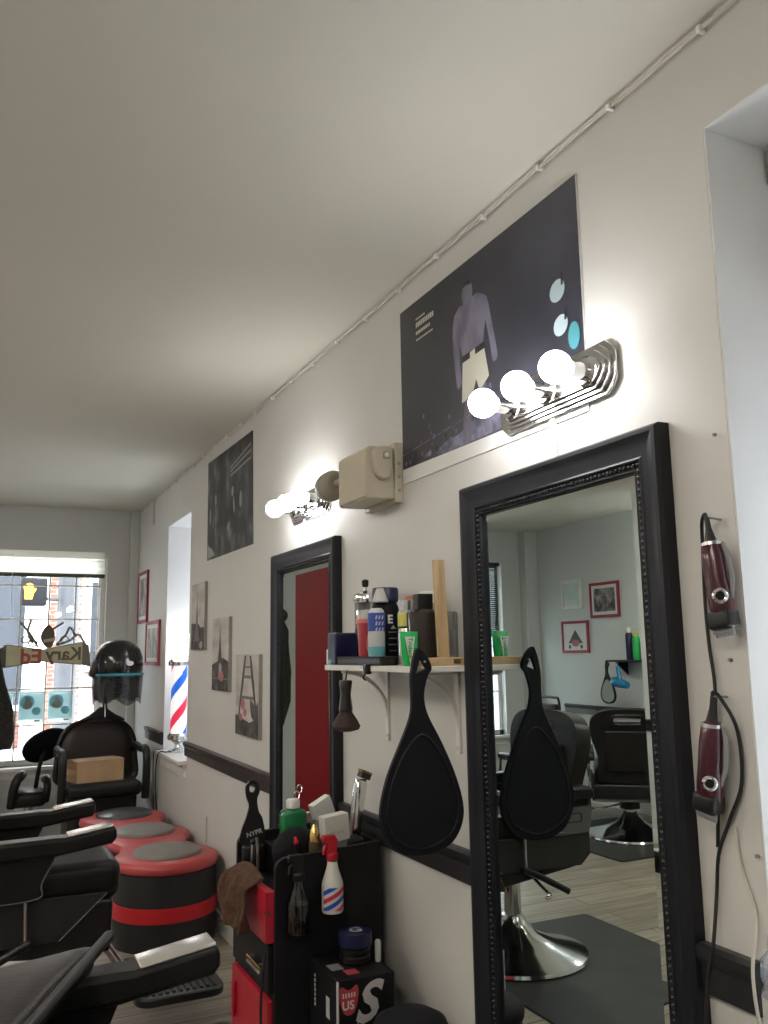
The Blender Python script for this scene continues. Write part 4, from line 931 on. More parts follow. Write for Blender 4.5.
# ------------------------------------------------------------------ barber chairs (built facing +x)
def make_chair(loc, rz, lab, dz=0., group='black barber chairs'):
    o = empty('barber_chair', (0, 0, 0), lab, 'barber chair', group)
    m = MB(); m.lathe([(.335, 0), (.345, .008), (.340, .022), (.300, .034), (.200, .060), (.110, .100), (.065, .150), (.052, .180)], (0, 0, .009), 'chrome', 48); m.build('base', o)
    m = MB(); m.cyl((0, 0, .18), (0, 0, .40+dz), .040, 'chrome'); m.cyl((0, 0, .36+dz), (0, 0, .45+dz), .075, 'black'); m.build('post', o)
    m = MB(); m.prism([(-.245, .52), (-.235, .46), (-.17, .43), (.26, .38), (.405, .385), (.41, .56), (-.245, .565)], (0, -.262, dz), (1, 0, 0), (0, 0, 1), (0, .524, 0), 'black'); m.build('seat_body', o, bevel=.012, ang=30)
    m = MB(); m.rbox((.105, 0, .622+dz), (.67, .50, .135), .045, 'leather'); m.build('seat', o)
    for s in (-1, 1):
        m = MB(); m.prism([(-.255, .485), (-.255, .600), (.385, .590), (.23, .448), (-.20, .440)], (0, s*.270-.008, dz), (1, 0, 0), (0, 0, 1), (0, .016, 0), 'vinyl')
        sp = m.build('side_panel', o, bevel=.003, ang=30)
        m = MB(); m.tube([(.385, s*.279, .588+dz), (.23, s*.279, .450+dz)], .0025, 'panelgrey', 6); m.build('panel_piping', sp)
        m = MB(); m.prism(smooth2([(-.245, .60), (-.258, .66), (-.248, .715), (-.20, .735), (-.05, .735), (-.02, .70), (-.02, .60), (-.04, .585), (-.22, .585)], 3), (0, s*.288-.006, dz), (1, 0, 0), (0, 0, 1), (0, .012, 0), 'panelgrey')
        bp = m.build('arm_plate', o, ang=40, label='grey plate with a recessed rectangle under the armrest')
        m = MB(); P = rrect(-.20, -.09, .635, .672, .006, 3); m.tube([(a, s*.2945, b+dz) for a, b in P], .003, 'black', 6, True); m.build('recess_rim', bp)
        m = MB(); m.prism([(-.245, .745), (.21, .748), (.185, .690), (.165, .645), (.160, .598), (-.02, .592), (-.03, .66), (-.12, .70), (-.245, .70)], (0, s*.286-.016, dz), (1, 0, 0), (0, 0, 1), (0, .022, 0), 'leather')
        if s > 0:
            pass
        ap = m.build('arm_panel', o, bevel=.006, ang=30)
        m = MB(); yy = s*.286 + (.008 if s > 0 else -.018)
        m.tube(smoothpts([(-.10, yy, .598+dz), (.0, yy, .597+dz), (.155, yy, .604+dz), (.163, yy, .65+dz), (.20, yy, .725+dz)], 4), .003, 'panelgrey', 6); m.build('arm_piping', ap)
        a = MB(); top = [(-.255, .735), (-.255, .775), (-.235, .790), (-.1, .795), (.20, .800), (.232, .798), (.240, .800), (.392, .822), (.405, .814), (.405, .780), (.392, .764), (.20, .738)]
        a.prism(top, (0, s*.290-.043, dz), (1, 0, 0), (0, 0, 1), (0, .086, 0), 'leather'); ar = a.build('armrest', o, bevel=.012, ang=30)
        p = MB(); ang = math.degrees(math.atan2(.022, .152)); p.rbox((.318, s*.290, .8135+dz), (.156, .080, .007), .003, 'plate', ry(-ang), n=2); p.build('armrest_plate', ar, label='pale metal plate on the armrest tip')
    # backrest, inner pad and headrest loop
    T = Matrix.Translation((-.205, 0, .60+dz)) @ ry(-7)
    pr = smooth2([(-.215, .0), (-.222, .16), (-.262, .30), (-.275, .40), (-.245, .472), (-.16, .512), (0, .522), (.16, .512), (.245, .472), (.275, .40), (.262, .30), (.222, .16), (.215, .0), (0, -.02)], 5)
    slot = rrect(-.105, .105, .415, .470, .022)
    m = MB(); q = T.to_3x3(); holed(m, pr, slot, T @ Vector((-.040, 0, 0)), q @ Vector((0, 1, 0)), q @ Vector((0, 0, 1)), q @ Vector((.085, 0, 0)), 'leather'); br = m.build('backrest', o, ang=35, bevel=.022)
    m = MB(); m.rbox(T @ Vector((.048, 0, .195)), (.040, .38, .34), .019, 'leather', ry(-7)); m.rbox(T @ Vector((-.046, 0, .215)), (.022, .34, .30), .0105, 'leather', ry(-7)); m.build('back_pad', br)
    m = MB(); P = rrect(-.112, .112, .408, .477, .028); m.tube([T @ Vector((-.040, a, b)) for a, b in P], .014, 'leather', 10, True); m.build('headrest_handle', o)
    # footrest
    m = MB(); rr_ = rrect(-.165, .165, -.25, .25, .06)
    m.prism(rr_, (.670, 0, .165), (1, 0, .0), (0, 1, 0), (0, 0, .030), 'black'); fr = m.build('footrest', o, bevel=.006, ang=30)
    m = MB()
    for k in range(11): m.box((.670-.125+.025*k, 0, .197), (.014, .44, .008), 'vinyl')
    m.build('footrest_ribs', fr, bevel=.003, smooth=False, label='ribbed dark grey tread')
    for s in (-1, 1):
        m = MB(); m.tube(smoothpts([(.36, s*.14, .41+dz), (.42, s*.14, .34+dz*.7), (.53, s*.14, .178)], 4), .011, 'chrome_d', 8); m.build('footrest_arm', o)
    m = MB(); m.tube([(.115, -.292, .60+dz), (.120, -.300, .462+dz)], .006, 'chrome_d', 8); lv = m.build('recline_lever', o)
    m = MB(); m.tube([(.128, -.302, .462+dz), (.03, -.302, .415+dz), (-.10, -.302, .345+dz)], .015, 'black', 12); m.ell((.128, -.302, .462+dz), .0155, 'black', 12, 8); m.build('lever_grip', lv)
    m = MB(); m.tube(smoothpts([(-.04, -.06, .40+dz), (-.02, -.20, .36+dz), (.02, -.33, .35+dz), (.06, -.36, .35+dz)], 4), .008, 'chrome', 8); m.build('pump_pedal', o)
    o.location = loc; o.rotation_euler = (0, 0, rz)
    return o
cA = make_chair((-1.15, 3.61, 0), 0, 'black barber chair facing the farther mirror, between the nearest chair and the red bench')
cB = copy_tree(cA); cB.location = (-1.15, 1.615, 0)
cB['label'] = 'black barber chair nearest the camera, a booster cushion across its arms'
make_chair((-3.38, 5.33, 0), radians(128), 'black barber chair seen from behind in the big mirror, chrome base and slotted headrest', -.15)
# mats
MB().prism(rrect(-1.84, -.86, 2.55, 3.955, .03), (0, 0, 0), (1, 0, 0), (0, 1, 0), (0, 0, .009), 'matrub').build('floor_mat', label='dark grey rubber mat under the barber chair facing the farther mirror', cat='mat', group='rubber mats', smooth=False)
MB().prism(rrect(-1.84, -.86, .75, 2.10, .03), (0, 0, 0), (1, 0, 0), (0, 1, 0), (0, 0, .009), 'matrub').build('floor_mat', label='dark grey rubber mat under the barber chair nearest the camera', cat='mat', group='rubber mats', smooth=False)
MB().prism(rrect(-3.80, -2.78, 4.75, 5.95, .03), (0, 0, 0), (1, 0, 0), (0, 1, 0), (0, 0, .009), 'matrub').build('floor_mat', label='dark rubber mat under the barber chair on the opposite side', cat='mat', group='rubber mats', smooth=False)
# booster cushion over the near chair's arms
o = empty('booster_cushion', (-1.2, 1.62, .800), 'brown leather booster cushion lying across the arms of the nearest barber chair', 'cushion')
m = MB(); P = smooth2([(-.990, 1.925), (-1.06, 1.765), (-1.145, 1.57), (-1.19, 1.46), (-1.23, 1.36), (-1.26, 1.34), (-1.272, 1.45), (-1.272, 1.80), (-1.22, 1.865), (-1.10, 1.905)], 4)
cx_, cy_ = -1.15, 1.68
rings = [[(cx_+(a-cx_)*s_, cy_+(b-cy_)*s_, z) for a, b in P] for z, s_ in ((.8035, .96), (.812, 1.0), (.830, 1.0), (.842, .96), (.849, .82), (.852, .5))]
m.loft(rings, 'leather_b'); m.build('cushion_pad', o, ang=60)
m = MB(); m.tube(smoothpts([(-.956, 1.985, .836), (-1.044, 1.785, .836), (-1.131, 1.585, .836), (-1.21, 1.405, .836)], 5), [.012]*16, 'black', 12); m.ell((-.956, 1.985, .836), .0122, 'black', 12, 8); m.build('rolled_edge', o)

# ------------------------------------------------------------------ three lobed ottoman bench
o = empty('ottoman_bench', (-.30, 5.28, 0), 'three lobed red and black vinyl bench with round grey cushions along the wall', 'bench')
C3 = [(-.283, 4.680), (-.295, 5.290), (-.310, 5.890)]
def lobes(off):
    # union outline of three circles with filleted waists
    r = .268+off; P = []
    def arc(c, a0, a1, n=18): return [(c[0]+r*cos(radians(a0+(a1-a0)*i/n)), c[1]+r*sin(radians(a0+(a1-a0)*i/n))) for i in range(n+1)]
    P += arc(C3[0], 142, 398, 34); P += [(C3[0][0]+.172+off, 4.985)]
    P += arc(C3[1], -36, 36, 12); P += [(C3[1][0]+.172+off, 5.59)]
    P += arc(C3[2], -38, 218, 34); P += [(C3[1][0]-.172-off, 5.59)]
    P += arc(C3[1], 144, 216, 12); P += [(C3[1][0]-.172-off, 4.985)]
    return P
def slab(m, z0, z1, off, mt, r=.0):
    if r:
        rings = [[(a, b, z) for a, b in lobes(off+dd)] for z, dd in ((z0, -r), (z0+r*.4, -r*.25), (z0+r, 0), (z1-r, 0), (z1-r*.4, -r*.25), (z1, -r))]
    else: rings = [[(a, b, z) for a, b in lobes(off)] for z in (z0, z1)]
    m.loft(rings, mt)
m = MB(); slab(m, 0, .352, -.012, 'vinyl'); m.build('bench_base', o)
m = MB(); slab(m, .135, .205, -.006, 'redband'); m.build('red_band', o, label='bright red band round the base')
m = MB(); slab(m, .350, .408, .0, 'redvin', .024); m.build('seat_top', o, label='red padded top')
for k, (x, y) in enumerate(C3):
    m = MB(); m.lathe([(.168, .400), (.176, .410), (.170, .424), (.140, .436), (.080, .443), (0, .445)], (x+.01, y+.01, 0), 'darkcush' if k == 2 else 'greycush', 40, None); m.build('round_cushion', o, label='shiny charcoal round cushion' if k == 2 else 'grey round cushion')

# ------------------------------------------------------------------ hood dryer chair and box
o = empty('dryer_chair', (-.37, 6.60, 0), 'black salon dryer chair with hood dryer in the front corner', 'salon chair')
m = MB(); m.rbox((-.372, 6.55, .515), (.50, .56, .10), .04, 'leather'); m.build('seat', o)
m = MB(); m.prism(rrect(-.60, -.145, 6.33, 6.82, .05), (0, 0, .12), (1, 0, 0), (0, 1, 0), (0, 0, .35), 'black'); m.build('seat_box', o, bevel=.01, ang=30)
m = MB(); m.cyl((-.372, 6.57, 0), (-.372, 6.57, .03), .27, 'black', .25); m.cyl((-.372, 6.57, .03), (-.372, 6.57, .14), .06, 'chrome_d'); m.build('base', o)
# back: arched rim with panel
T = Matrix.Translation((-.355, 6.855, .50)) @ rx(-7)
arch = smooth2([(-.285, 0), (-.302, .18), (-.287, .30), (-.235, .395), (-.13, .452), (0, .470), (.13, .452), (.225, .395), (.272, .30), (.282, .18), (.268, 0), (0, -.01)], 5)
m = MB(); m.loft([[T @ Vector((a*s_, yo, .2+(b-.2)*s_)) for a, b in arch] for yo, s_ in ((-.045, .88), (-.062, .95), (-.055, 1.0), (.0, 1.0), (.03, .97))], 'leather'); bk = m.build('backrest', o, ang=50)
m = MB(); m.loft([[T @ Vector((a*s_, yo, .2+(b-.2)*s_)) for a, b in arch] for yo, s_ in ((-.044, .87), (-.062, .80), (-.066, .60))], 'leather_b'); m.build('back_pad', bk, label='dark brown vertical tufted pad')
for s in (-1, 1):
    xs = -.372 + s*.277
    m = MB(); m.tube(smoothpts([(xs, 6.33, .44), (xs, 6.305, .60), (xs, 6.31, .72), (xs, 6.37, .77), (xs, 6.55, .755), (xs, 6.76, .76), (xs-s*.01, 6.85, .72)], 5), .027, 'black', 12); m.build('armrest', o)
# hood
hc = Vector((-.268, 6.60, 1.31))
m = MB(); m.tube(smoothpts([(-.30, 6.93, .80), (-.30, 6.945, 1.0), (-.31, 6.90, 1.10), (-.29, 6.84, 1.22), (-.275, 6.74, 1.30)], 6), .020, 'black', 10); m.build('dryer_arm', o)
m = MB(); m.lathe([(.022, .075), (.05, .05), (.10, .015), (.15, -.01), (.17, -.03)][::-1], (-.325, 6.90, .965), 'black', 28, None, .35); m.build('arm_mount', o)
m = MB(); m.tube([(-.322, 6.78, .97), (-.325, 6.80, 1.10), (-.315, 6.74, 1.2)], .006, 'chrome', 8); m.build('arm_spring', o)
m = MB(); m.lathe([(.172, -.020), (.178, .0), (.180, .04), (.174, .10), (.155, .155), (.120, .195), (.07, .218), (0, .228)], hc, 'glossblack', 36, None, 1.1); hd = m.build('hood', o)
m = MB(); m.rbox(hc+Vector((-.165, -.02, .02)), (.06, .14, .13), .028, 'black', ry(18)); m.build('hood_vent', hd)
m = MB(); m.prism(ellipse(0, 0, .026, .017, 20), hc+Vector((.055, -.195, .055)), (1, 0.2, 0), (0, 0.08, 1), (0, .02, 0), 'lightgrey'); m.build('hood_badge', hd, label='small pale oval badge')
m = MB(); m.lathe([(.182, -.034), (.186, -.030), (.186, -.018), (.180, -.014)], hc, 'tealb', 36, None, 1.1); m.build('teal_band', o, label='thin teal band round the hood')
m = MB(); n = 40; rings = []
for q, (zz, rr_) in enumerate(((-.034, .180), (-.12, .176), (-.22, .168))):
    rings.append([hc+Vector((rr_*cos(t), 1.1*rr_*sin(t), zz + (0 if q < 2 else .018*sin(6*t)+.012*sin(2*t)))) for t in [2*pi*i/n for i in range(n)]])
m.loft(rings, 'smoke', caps=False); m.build('visor', o, label='smoky see through visor')
m = MB(); m.lathe([(.0, -.05), (.12, -.05), (.12, -.03)], hc, 'grey', 28, None, 1.1)
for k in range(18): t = k*.9; m.ell(hc+Vector((.02+.05*cos(t)*(k % 3)/2, -.08, -.13+.05*sin(t))), .006, 'lens', 8, 5)
m.build('dryer_grill', o)
# cardboard box on seat
o = empty('cardboard_box', (-.40, 6.40, .567), 'closed brown cardboard box on the seat of the dryer chair', 'box')
m = MB(); X = Matrix.Translation((-.420, 6.44, .566)) @ rz_(14)
m.add([(-.165, -.10, 0), (.165, -.10, 0), (.165, .10, 0), (-.165, .10, 0), (-.165, -.10, .145), (.165, -.10, .145), (.165, .10, .145), (-.165, .10, .145)], [(0, 1, 5, 4), (1, 2, 6, 5), (2, 3, 7, 6), (4, 5, 6, 7), (0, 3, 2, 1)], 'card', X)
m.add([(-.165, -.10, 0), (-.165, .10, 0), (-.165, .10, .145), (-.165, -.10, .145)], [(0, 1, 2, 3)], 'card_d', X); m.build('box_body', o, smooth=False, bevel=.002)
m = MB(); m.add([(-.166, -.101, .146), (.166, -.101, .146), (.166, 0, .149), (-.166, 0, .149)], [(0, 1, 2, 3)], 'card', X); m.add([(-.166, .101, .146), (.166, .101, .146), (.166, .001, .148), (-.166, .001, .148)], [(0, 1, 2, 3)], 'card', X); m.add([(-.1655, -.10, .085), (-.1655, .10, .085), (-.178, .09, .050), (-.178, -.09, .050)], [(0, 1, 2, 3)], 'card', X); m.build('box_flap', o, smooth=False)
# second salon chair with oval back
o = empty('oval_back_chair', (-.80, 7.08, 0), 'low black salon chair with a tilted oval back under the front window', 'salon chair')
T = Matrix.Translation((-.705, 7.02, .770)) @ rz_(8) @ ry(-14) @ rx(-46)
m = MB(); m.lathe([(0, -.018), (.158, -.018), (.172, -.010), (.172, .006), (.158, .014), (0, .016)], (0, 0, 0), 'blackmatte', 40, T); m.build('oval_back', o)
m = MB(); m.tube([(-.76, 7.12, .42), (-.74, 7.10, .60), (-.712, 7.04, .745)], .016, 'black', 10); m.build('back_stem', o)
m = MB(); m.rbox((-.81, 7.08, .40), (.24, .38, .11), .045, 'leather'); m.build('seat', o)
m = MB()
m.tube(smoothpts([(-.930, 6.90, .36), (-.92, 6.86, .49), (-.890, 6.88, .565), (-.860, 7.0, .57), (-.860, 7.18, .53)], 5), .032, 'leather', 12); m.build('armrest', o)
m = MB(); m.tube(smoothpts([(-.70, 6.94, .38), (-.69, 6.92, .47), (-.69, 7.0, .53), (-.69, 7.20, .50)], 5), .028, 'leather', 12); m.build('armrest', o)
m = MB(); m.cyl((-.80, 7.10, 0), (-.80, 7.10, .02), .15, 'chrome_d', .14); m.cyl((-.80, 7.10, .02), (-.80, 7.10, .36), .035, 'chrome_d'); m.build('pedestal', o)

# ------------------------------------------------------------------ station cart
o = empty('station_cart', (-.21, 2.79, 0), 'black barber station cabinet with red drawer and door fronts below the farther mirror', 'cabinet')
m = MB(); m.bx(-.388, -.04, 2.598, 2.985, .035, .672, 'cab'); m.bx(-.37, -.05, 2.61, 2.97, 0, .036, 'black'); m.build('body', o, smooth=False, bevel=.003)
def endpanel(y, name='side_panel'):
    P = [(-.39, 0.0), (-.39, .775)] + [(-.355-.035*cos(radians(q)), .775+.035*sin(radians(q))) for q in (20, 45, 70, 90)] + [(-.04, .826), (-.04, 0.0)]
    m = MB(); m.prism(P, (0, y, 0), (1, 0, 0), (0, 0, 1), (0, .018, 0), 'cab'); return m.build(name, o, smooth=False, bevel=.003)
endpanel(2.580); endpanel(2.985)
m = MB(); m.bx(-.392, -.04, 2.598, 2.985, .672, .690, 'cab'); m.build('front_ledge', o, smooth=False, bevel=.003)
m = MB(); m.bx(-.30, -.04, 2.598, 2.985, .690, .780, 'cab'); m.bx(-.052, -.04, 2.598, 2.985, .78, .826, 'cab'); m.build('tool_deck', o, smooth=False, bevel=.003)
m = MB(); m.bx(-.416, -.388, 2.590, 2.950, .570, .715, 'red'); dr = m.build('drawer', o, smooth=False, bevel=.002, label='red drawer front, slightly open')
m = MB(); m.cyl((-.416, 2.604, .655), (-.4165, 2.604, .655), .004, 'chrome', n=10); m.cyl((-.408, 2.590, .655), (-.408, 2.5885, .655), .006, 'chrome', n=10); m.build('drawer_screw', dr)
m = MB(); m.bx(-.404, -.388, 2.602, 2.980, .425, .562, 'cab'); dr = m.build('drawer', o, smooth=False, bevel=.002, label='black drawer front')
m = MB(); m.rbox((-.418, 2.70, .492), (.012, .13, .009), .004, 'gold', n=2); m.rbox((-.418, 2.70, .478), (.012, .13, .009), .004, 'chrome_d', n=2); m.bx(-.415, -.404, 2.65, 2.66, .474, .497, 'chrome_d'); m.bx(-.415, -.404, 2.74, 2.75, .474, .497, 'chrome_d'); m.build('drawer_handle', dr)
m = MB(); m.bx(-.406, -.388, 2.602, 2.980, .045, .405, 'red'); dr = m.build('cabinet_door', o, smooth=False, bevel=.002, label='red lower door')
m = MB(); m.rbox((-.414, 2.93, .31), (.014, .012, .11), .005, 'red', n=2); m.build('door_handle', dr)
# towel over the drawer front
o = empty('brown_towel', (-.43, 2.80, .58), 'brown terry towel hanging over the red drawer of the black cabinet', 'towel')
m = MB(); ny, nz = 24, 18; vs = []; fs = []
def tw(u, v):   # u along y, v down: over the drawer edge
    y = 2.655 + .245*u + .03*sin(v*5)*(.3+u*.3); f = .012*sin(u*13+v*2)+.010*sin(u*23-v*5)
    z = .742 - .150*v + .020*u*(1-u)*4*(1 if v < .2 else .3) - .02*u*v; x = -.432 - .030*min(1, v*4) - f*(.4+v) - .018*sin(pi*u)*(v)
    if v < .12: x = -.402 - .30*v
    return (x, y, z)
th_ = .012
for j in range(nz+1):
    for i in range(ny+1): vs.append(tw(i/ny, j/nz))
for j in range(nz):
    for i in range(ny): a = j*(ny+1)+i; fs.append((a, a+1, a+ny+2, a+ny+1))
m.add(vs, fs, 'brown'); tb = m.build('towel_cloth', o, ang=180); sd = tb.modifiers.new('thick', 'SOLIDIFY'); sd.thickness = .012; sd.offset = -1
ss = tb.modifiers.new('soft', 'SUBSURF'); ss.levels = 1; ss.render_levels = 1
# spray bottles hanging on the cabinet's near side
def spray(c, lab, body, head, liq=None, stripes=False, r=.030):
    o = empty('spray_bottle', c, lab, 'spray bottle', 'spray bottles hung on the cabinet side'); x, y, z = c
    m = MB(); m.lathe([(r*.92, 0), (r, .006), (r, .072), (r*.97, .085), (r*.62, .118), (r*.48, .135), (r*.46, .15)], c, body, 28); m.build('bottle', o)
    if liq:
        m = MB(); m.lathe([(r*.88, .004), (r*.93, .008), (r*.93, .082), (0, .082)], c, liq, 24); m.build('liquid', o)
    if stripes:
        m = MB()
        for k, cm in enumerate(('stripe_r', 'stripe_b', 'stripe_r', 'stripe_b', 'stripe_r')):
            vs = []; fs = []; n = 12
            for i in range(n+1):
                t = radians(-165+150*i/n); zb = -.022+.024*k+(.045*(i/n))
                for dz in (0, .0135): vs.append((x+(r+.0008)*cos(t), y+(r+.0008)*sin(t), z+min(.075, max(.010, zb+dz))))
            for i in range(n): fs.append((2*i, 2*i+2, 2*i+3, 2*i+1))
            m.add(vs, fs, cm)
        m.build('stripe_label', o, label='diagonal red and blue stripes')
    m = MB(); m.lathe([(r*.52, .146), (r*.56, .150), (r*.56, .168), (r*.4, .172)], c, head, 20)
    m.prism([(-.018, .168), (.012, .168), (.016, .205), (.006, .222), (-.030, .222), (-.036, .214), (-.030, .200), (-.016, .196)], (x, y-.010, z), (1, 0, 0), (0, 0, 1), (0, .020, 0), head)
    m.build('spray_head', o, bevel=.003, ang=30)
    m = MB(); m.tube(smoothpts([(x-.014, y, z+.196), (x-.026, y, z+.184), (x-.028, y, z+.166)], 4), .005, head, 8); m.build('trigger', o)
    m = MB(); m.tube(smoothpts([(x+.012, y+.004, z+.19), (x+.012, y+.018, z+.188), (x+.012, y+.030, z+.172)], 4), .003, 'chrome_d', 8); m.build('hang_hook', o)
    return o
spray((-.222, 2.540, .648), 'white spray bottle with red and blue stripes and red trigger on the cabinet side', 'milky', 'redplastic', None, True, .033)
spray((-.330, 2.545, .602), 'dark see through spray bottle with black trigger on the cabinet side, near its front', 'dkbottle', 'black', 'black', False, .033)
# things on the cart
ZD = .7812
o = empty('green_bottle', (-.275, 2.73, ZD), 'green plastic bottle with a white cap on the black cabinet', 'bottle'); c = (-.272, 2.755, ZD)
m = MB(); m.rbox((c[0], c[1], ZD+.0685), (.085, .055, .136), .018, 'green'); m.lathe([(.022, .132), (.020, .142)], c, 'green', 20); m.build('bottle_body', o)
m = MB(); m.lathe([(.021, .140), (.022, .143), (.022, .163), (.019, .167), (0, .167)], c, 'milky', 20); m.build('bottle_cap', o)
m = MB(); m.box((-.170, 2.760, ZD+.128), (.075, .030, .060), 'paper', rz_(15) @ ry(-22)); m.box((-.170, 2.760, ZD+.049), (.07, .03, .096), 'grey', rz_(15)); thing('white_carton', m, 'white carton leaning behind the lettered white box on the black cabinet', 'box', bevel=.002)
o = empty('lettered_box', (-.150, 2.68, ZD), 'pale box with faint lettering, largest white box on the black cabinet', 'box')
m = MB(); R_ = rz_(8) @ ry(-5); m.box((-.158, 2.680, ZD+.080), (.090, .042, .082), 'milky', R_); m.box((-.158, 2.680, ZD+.0235), (.085, .040, .044), 'grey', rz_(8)); m.build('box_body', o, smooth=False, bevel=.002)
m = MB(); q = Matrix.Translation((-.158, 2.680, ZD+.080)) @ R_; Uv = (q.to_3x3() @ Vector((1, 0, 0))); Vv = (q.to_3x3() @ Vector((0, 0, 1))); m.text('WAHL', .018, q @ Vector((-.026, -.0216, -.018)), Uv, Vv, 'lightgrey', .0003); m.build('faint_lettering', o, smooth=False)
m = MB(); m.lathe([(.017, 0), (.018, .004), (.018, .055)], (-.245, 2.632, ZD), 'bronze', 20); b0 = m
m.lathe([(.018, .055), (.018, .075), (.012, .090), (.006, .105), (0, .107)], (-.245, 2.632, ZD), 'gold', 20); thing('gold_canister', m, 'small gold topped canister at the near edge of the black cabinet', 'canister')
m = MB(); m.lathe([(.014, 0), (.014, .075), (.010, .080)], (-.325, 2.655, ZD-.09), 'lightgrey', 16); thing('grey_tube', m, 'short pale grey tube standing on the front ledge of the cabinet', 'tube')
m = MB(); m.cyl((-.300, 2.625, ZD), (-.312, 2.615, ZD+.060), .008, 'black', .007, 12); m.cyl((-.312, 2.615, ZD+.060), (-.315, 2.612, ZD+.078), .008, 'redplastic', .004, 12); thing('red_tipped_trimmer', m, 'small black tool with a red tip standing behind the dark spray bottle', 'trimmer')
# chrome clipper on a stand
o = empty('chrome_clipper', (-.09, 2.70, ZD), 'chrome hair clipper standing upright on the black cabinet', 'clipper'); c = Vector((-.092, 2.690, ZD))
X = Matrix.Translation(c) @ ry(9)
def rg(z, w, d_): return [X @ Vector((w*cos(t), d_*sin(t), z)) for t in [2*pi*i/24 for i in range(24)]]
m = MB(); m.loft([rg(.045, .018, .016), rg(.06, .023, .020), (rg(.12, .021, .019)), rg(.18, .024, .020), rg(.215, .023, .017), rg(.225, .020, .010)], 'chrome'); m.build('body', o)
m = MB(); m.box(X @ Vector((.010, 0, .236)), (.034, .036, .018), 'black', ry(24)); m.box(X @ Vector((.012, 0, .248)), (.038, .034, .008), 'bronze', ry(24)); m.build('blade', o)
m = MB(); m.rbox((c.x+.002, c.y, ZD+.0235), (.060, .070, .044), .014, 'black'); m.build('charging_stand', o)
m = MB(); m.tube([(-.085+.042*cos(t), 2.615+.020*sin(t)+.004, ZD+.008+.002*sin(3*t)) for t in [2*pi*i/30 for i in range(30)]], .0028, 'chrome', 8, True); thing('wire_ring', m, 'thin chrome wire ring lying at the near edge of the black cabinet', 'ring')
m = MB(); m.tube(smoothpts([(-.075, 2.73, ZD+.01), (-.058, 2.74, ZD+.05), (-.06, 2.80, ZD+.045), (-.065, 2.85, ZD+.012), (-.09, 2.90, ZD+.03), (-.11, 2.84, ZD+.02), (-.08, 2.79, ZD+.03), (-.065, 2.76, ZD+.02), (-.068, 2.73, ZD+.018)], 6), .0045, 'cord', 8); thing('tool_cable', m, 'tangled black tool cord at the back of the black cabinet', 'cord')
m = MB(); rings = []
for z, w, d_ in ((0, .070, .034), (.02, .074, .036), (.05, .070, .034), (.078, .050, .028), (.092, .02, .012)):
    rings.append([(-.290+.02*z+w*cos(t)*(1+.08*sin(3*t)), 2.680+d_*sin(t)*(1+.1*cos(4*t)), ZD+.0006+z) for t in [2*pi*i/28 for i in range(28)]])
m.loft(rings, 'blackmatte'); thing('black_pouch', m, 'soft black pouch heaped in front of the green bottle on the black cabinet', 'pouch')
# clipper guard / holster with ring at the far front
o = empty('tool_holster', (-.345, 2.95, .69), 'black tool holster with a ring top standing at the far front of the cabinet', 'holster')
m = MB(); op2 = smooth2([(-.050, 0), (-.048, .05), (-.030, .095), (-.018, .14), (-.030, .175), (-.032, .215), (-.008, .238), (.018, .225), (.026, .195), (.016, .165), (.022, .12), (.040, .085), (.045, .0)], 4)
op2 = [(a*.82, b*.88) for a, b in op2]; hl2 = ellipse(-.004, .181, .010, .014, 12)
holed(m, op2, hl2, (-.346, 2.950, .781), (1, -.15, 0), (0, 0, 1), (.002, .014, 0), 'black'); m.build('holster_body', o, bevel=.002, ang=45)
m = MB(); m.text('NYPR', .022, (-.368, 2.951, .802), (.96, -.15, .25), (-.2, 0, .97), 'lightgrey', .0006, .0005); m.build('holster_lettering', o, smooth=False)
m = MB(); m.rbox((-.345, 2.950, .7365), (.075, .045, .088), .012, 'black'); m.build('holster_pocket', o)
m = MB(); m.cyl((-.372, 2.88, .6925), (-.370, 2.875, .800), .007, 'chrome_d', .006, 12); m.ell((-.370, 2.875, .803), .010, 'black', 12, 8); m.tube([(-.345, 2.890, .698), (-.347, 2.895, .775), (-.35, 2.900, .81)], .006, 'chrome_d', 8); thing('steel_tools', m, 'pair of steel tools standing upright at the far front corner of the cabinet', 'tool')
m = MB()
for k, (cx, cz) in enumerate(((-.215, .91), (-.207, .935), (-.198, .955))): m.tube([(cx+.009*cos(t), 2.90+.003*sin(t*2), cz+.014*sin(t)) for t in [2*pi*i/18 for i in range(18)]], .0022, 'chrome', 8, True)
m.cyl((-.222, 2.90, ZD), (-.217, 2.90, .90), .004, 'chrome_d', n=10); thing('ring_scissors', m, 'steel scissors with ring handles standing behind the green bottle', 'scissors')
m = MB(); m.tube(smoothpts([(-.411, 2.61, .54), (-.418, 2.615, .46), (-.42, 2.62, .36), (-.418, 2.61, .25), (-.43, 2.63, .12), (-.46, 2.75, .006), (-.52, 3.0, .006)], 6), .004, 'cord', 8); thing('cabinet_cable', m, 'black cord running down the front of the cabinet', 'cord')
m = MB(); m.tube(smoothpts([(-.13, 3.45, .005), (-.25, 3.30, .006), (-.33, 3.20, .006), (-.36, 3.08, .006), (-.40, 2.99, .006)], 6), .005, 'cord', 8); m.tube(smoothpts([(-.44, 3.10, .006), (-.40, 3.16, .006), (-.37, 3.06, .006)], 6), .005, 'cord', 8); thing('floor_cable', m, 'black cord lying on the floor beside the station cabinet', 'cord')

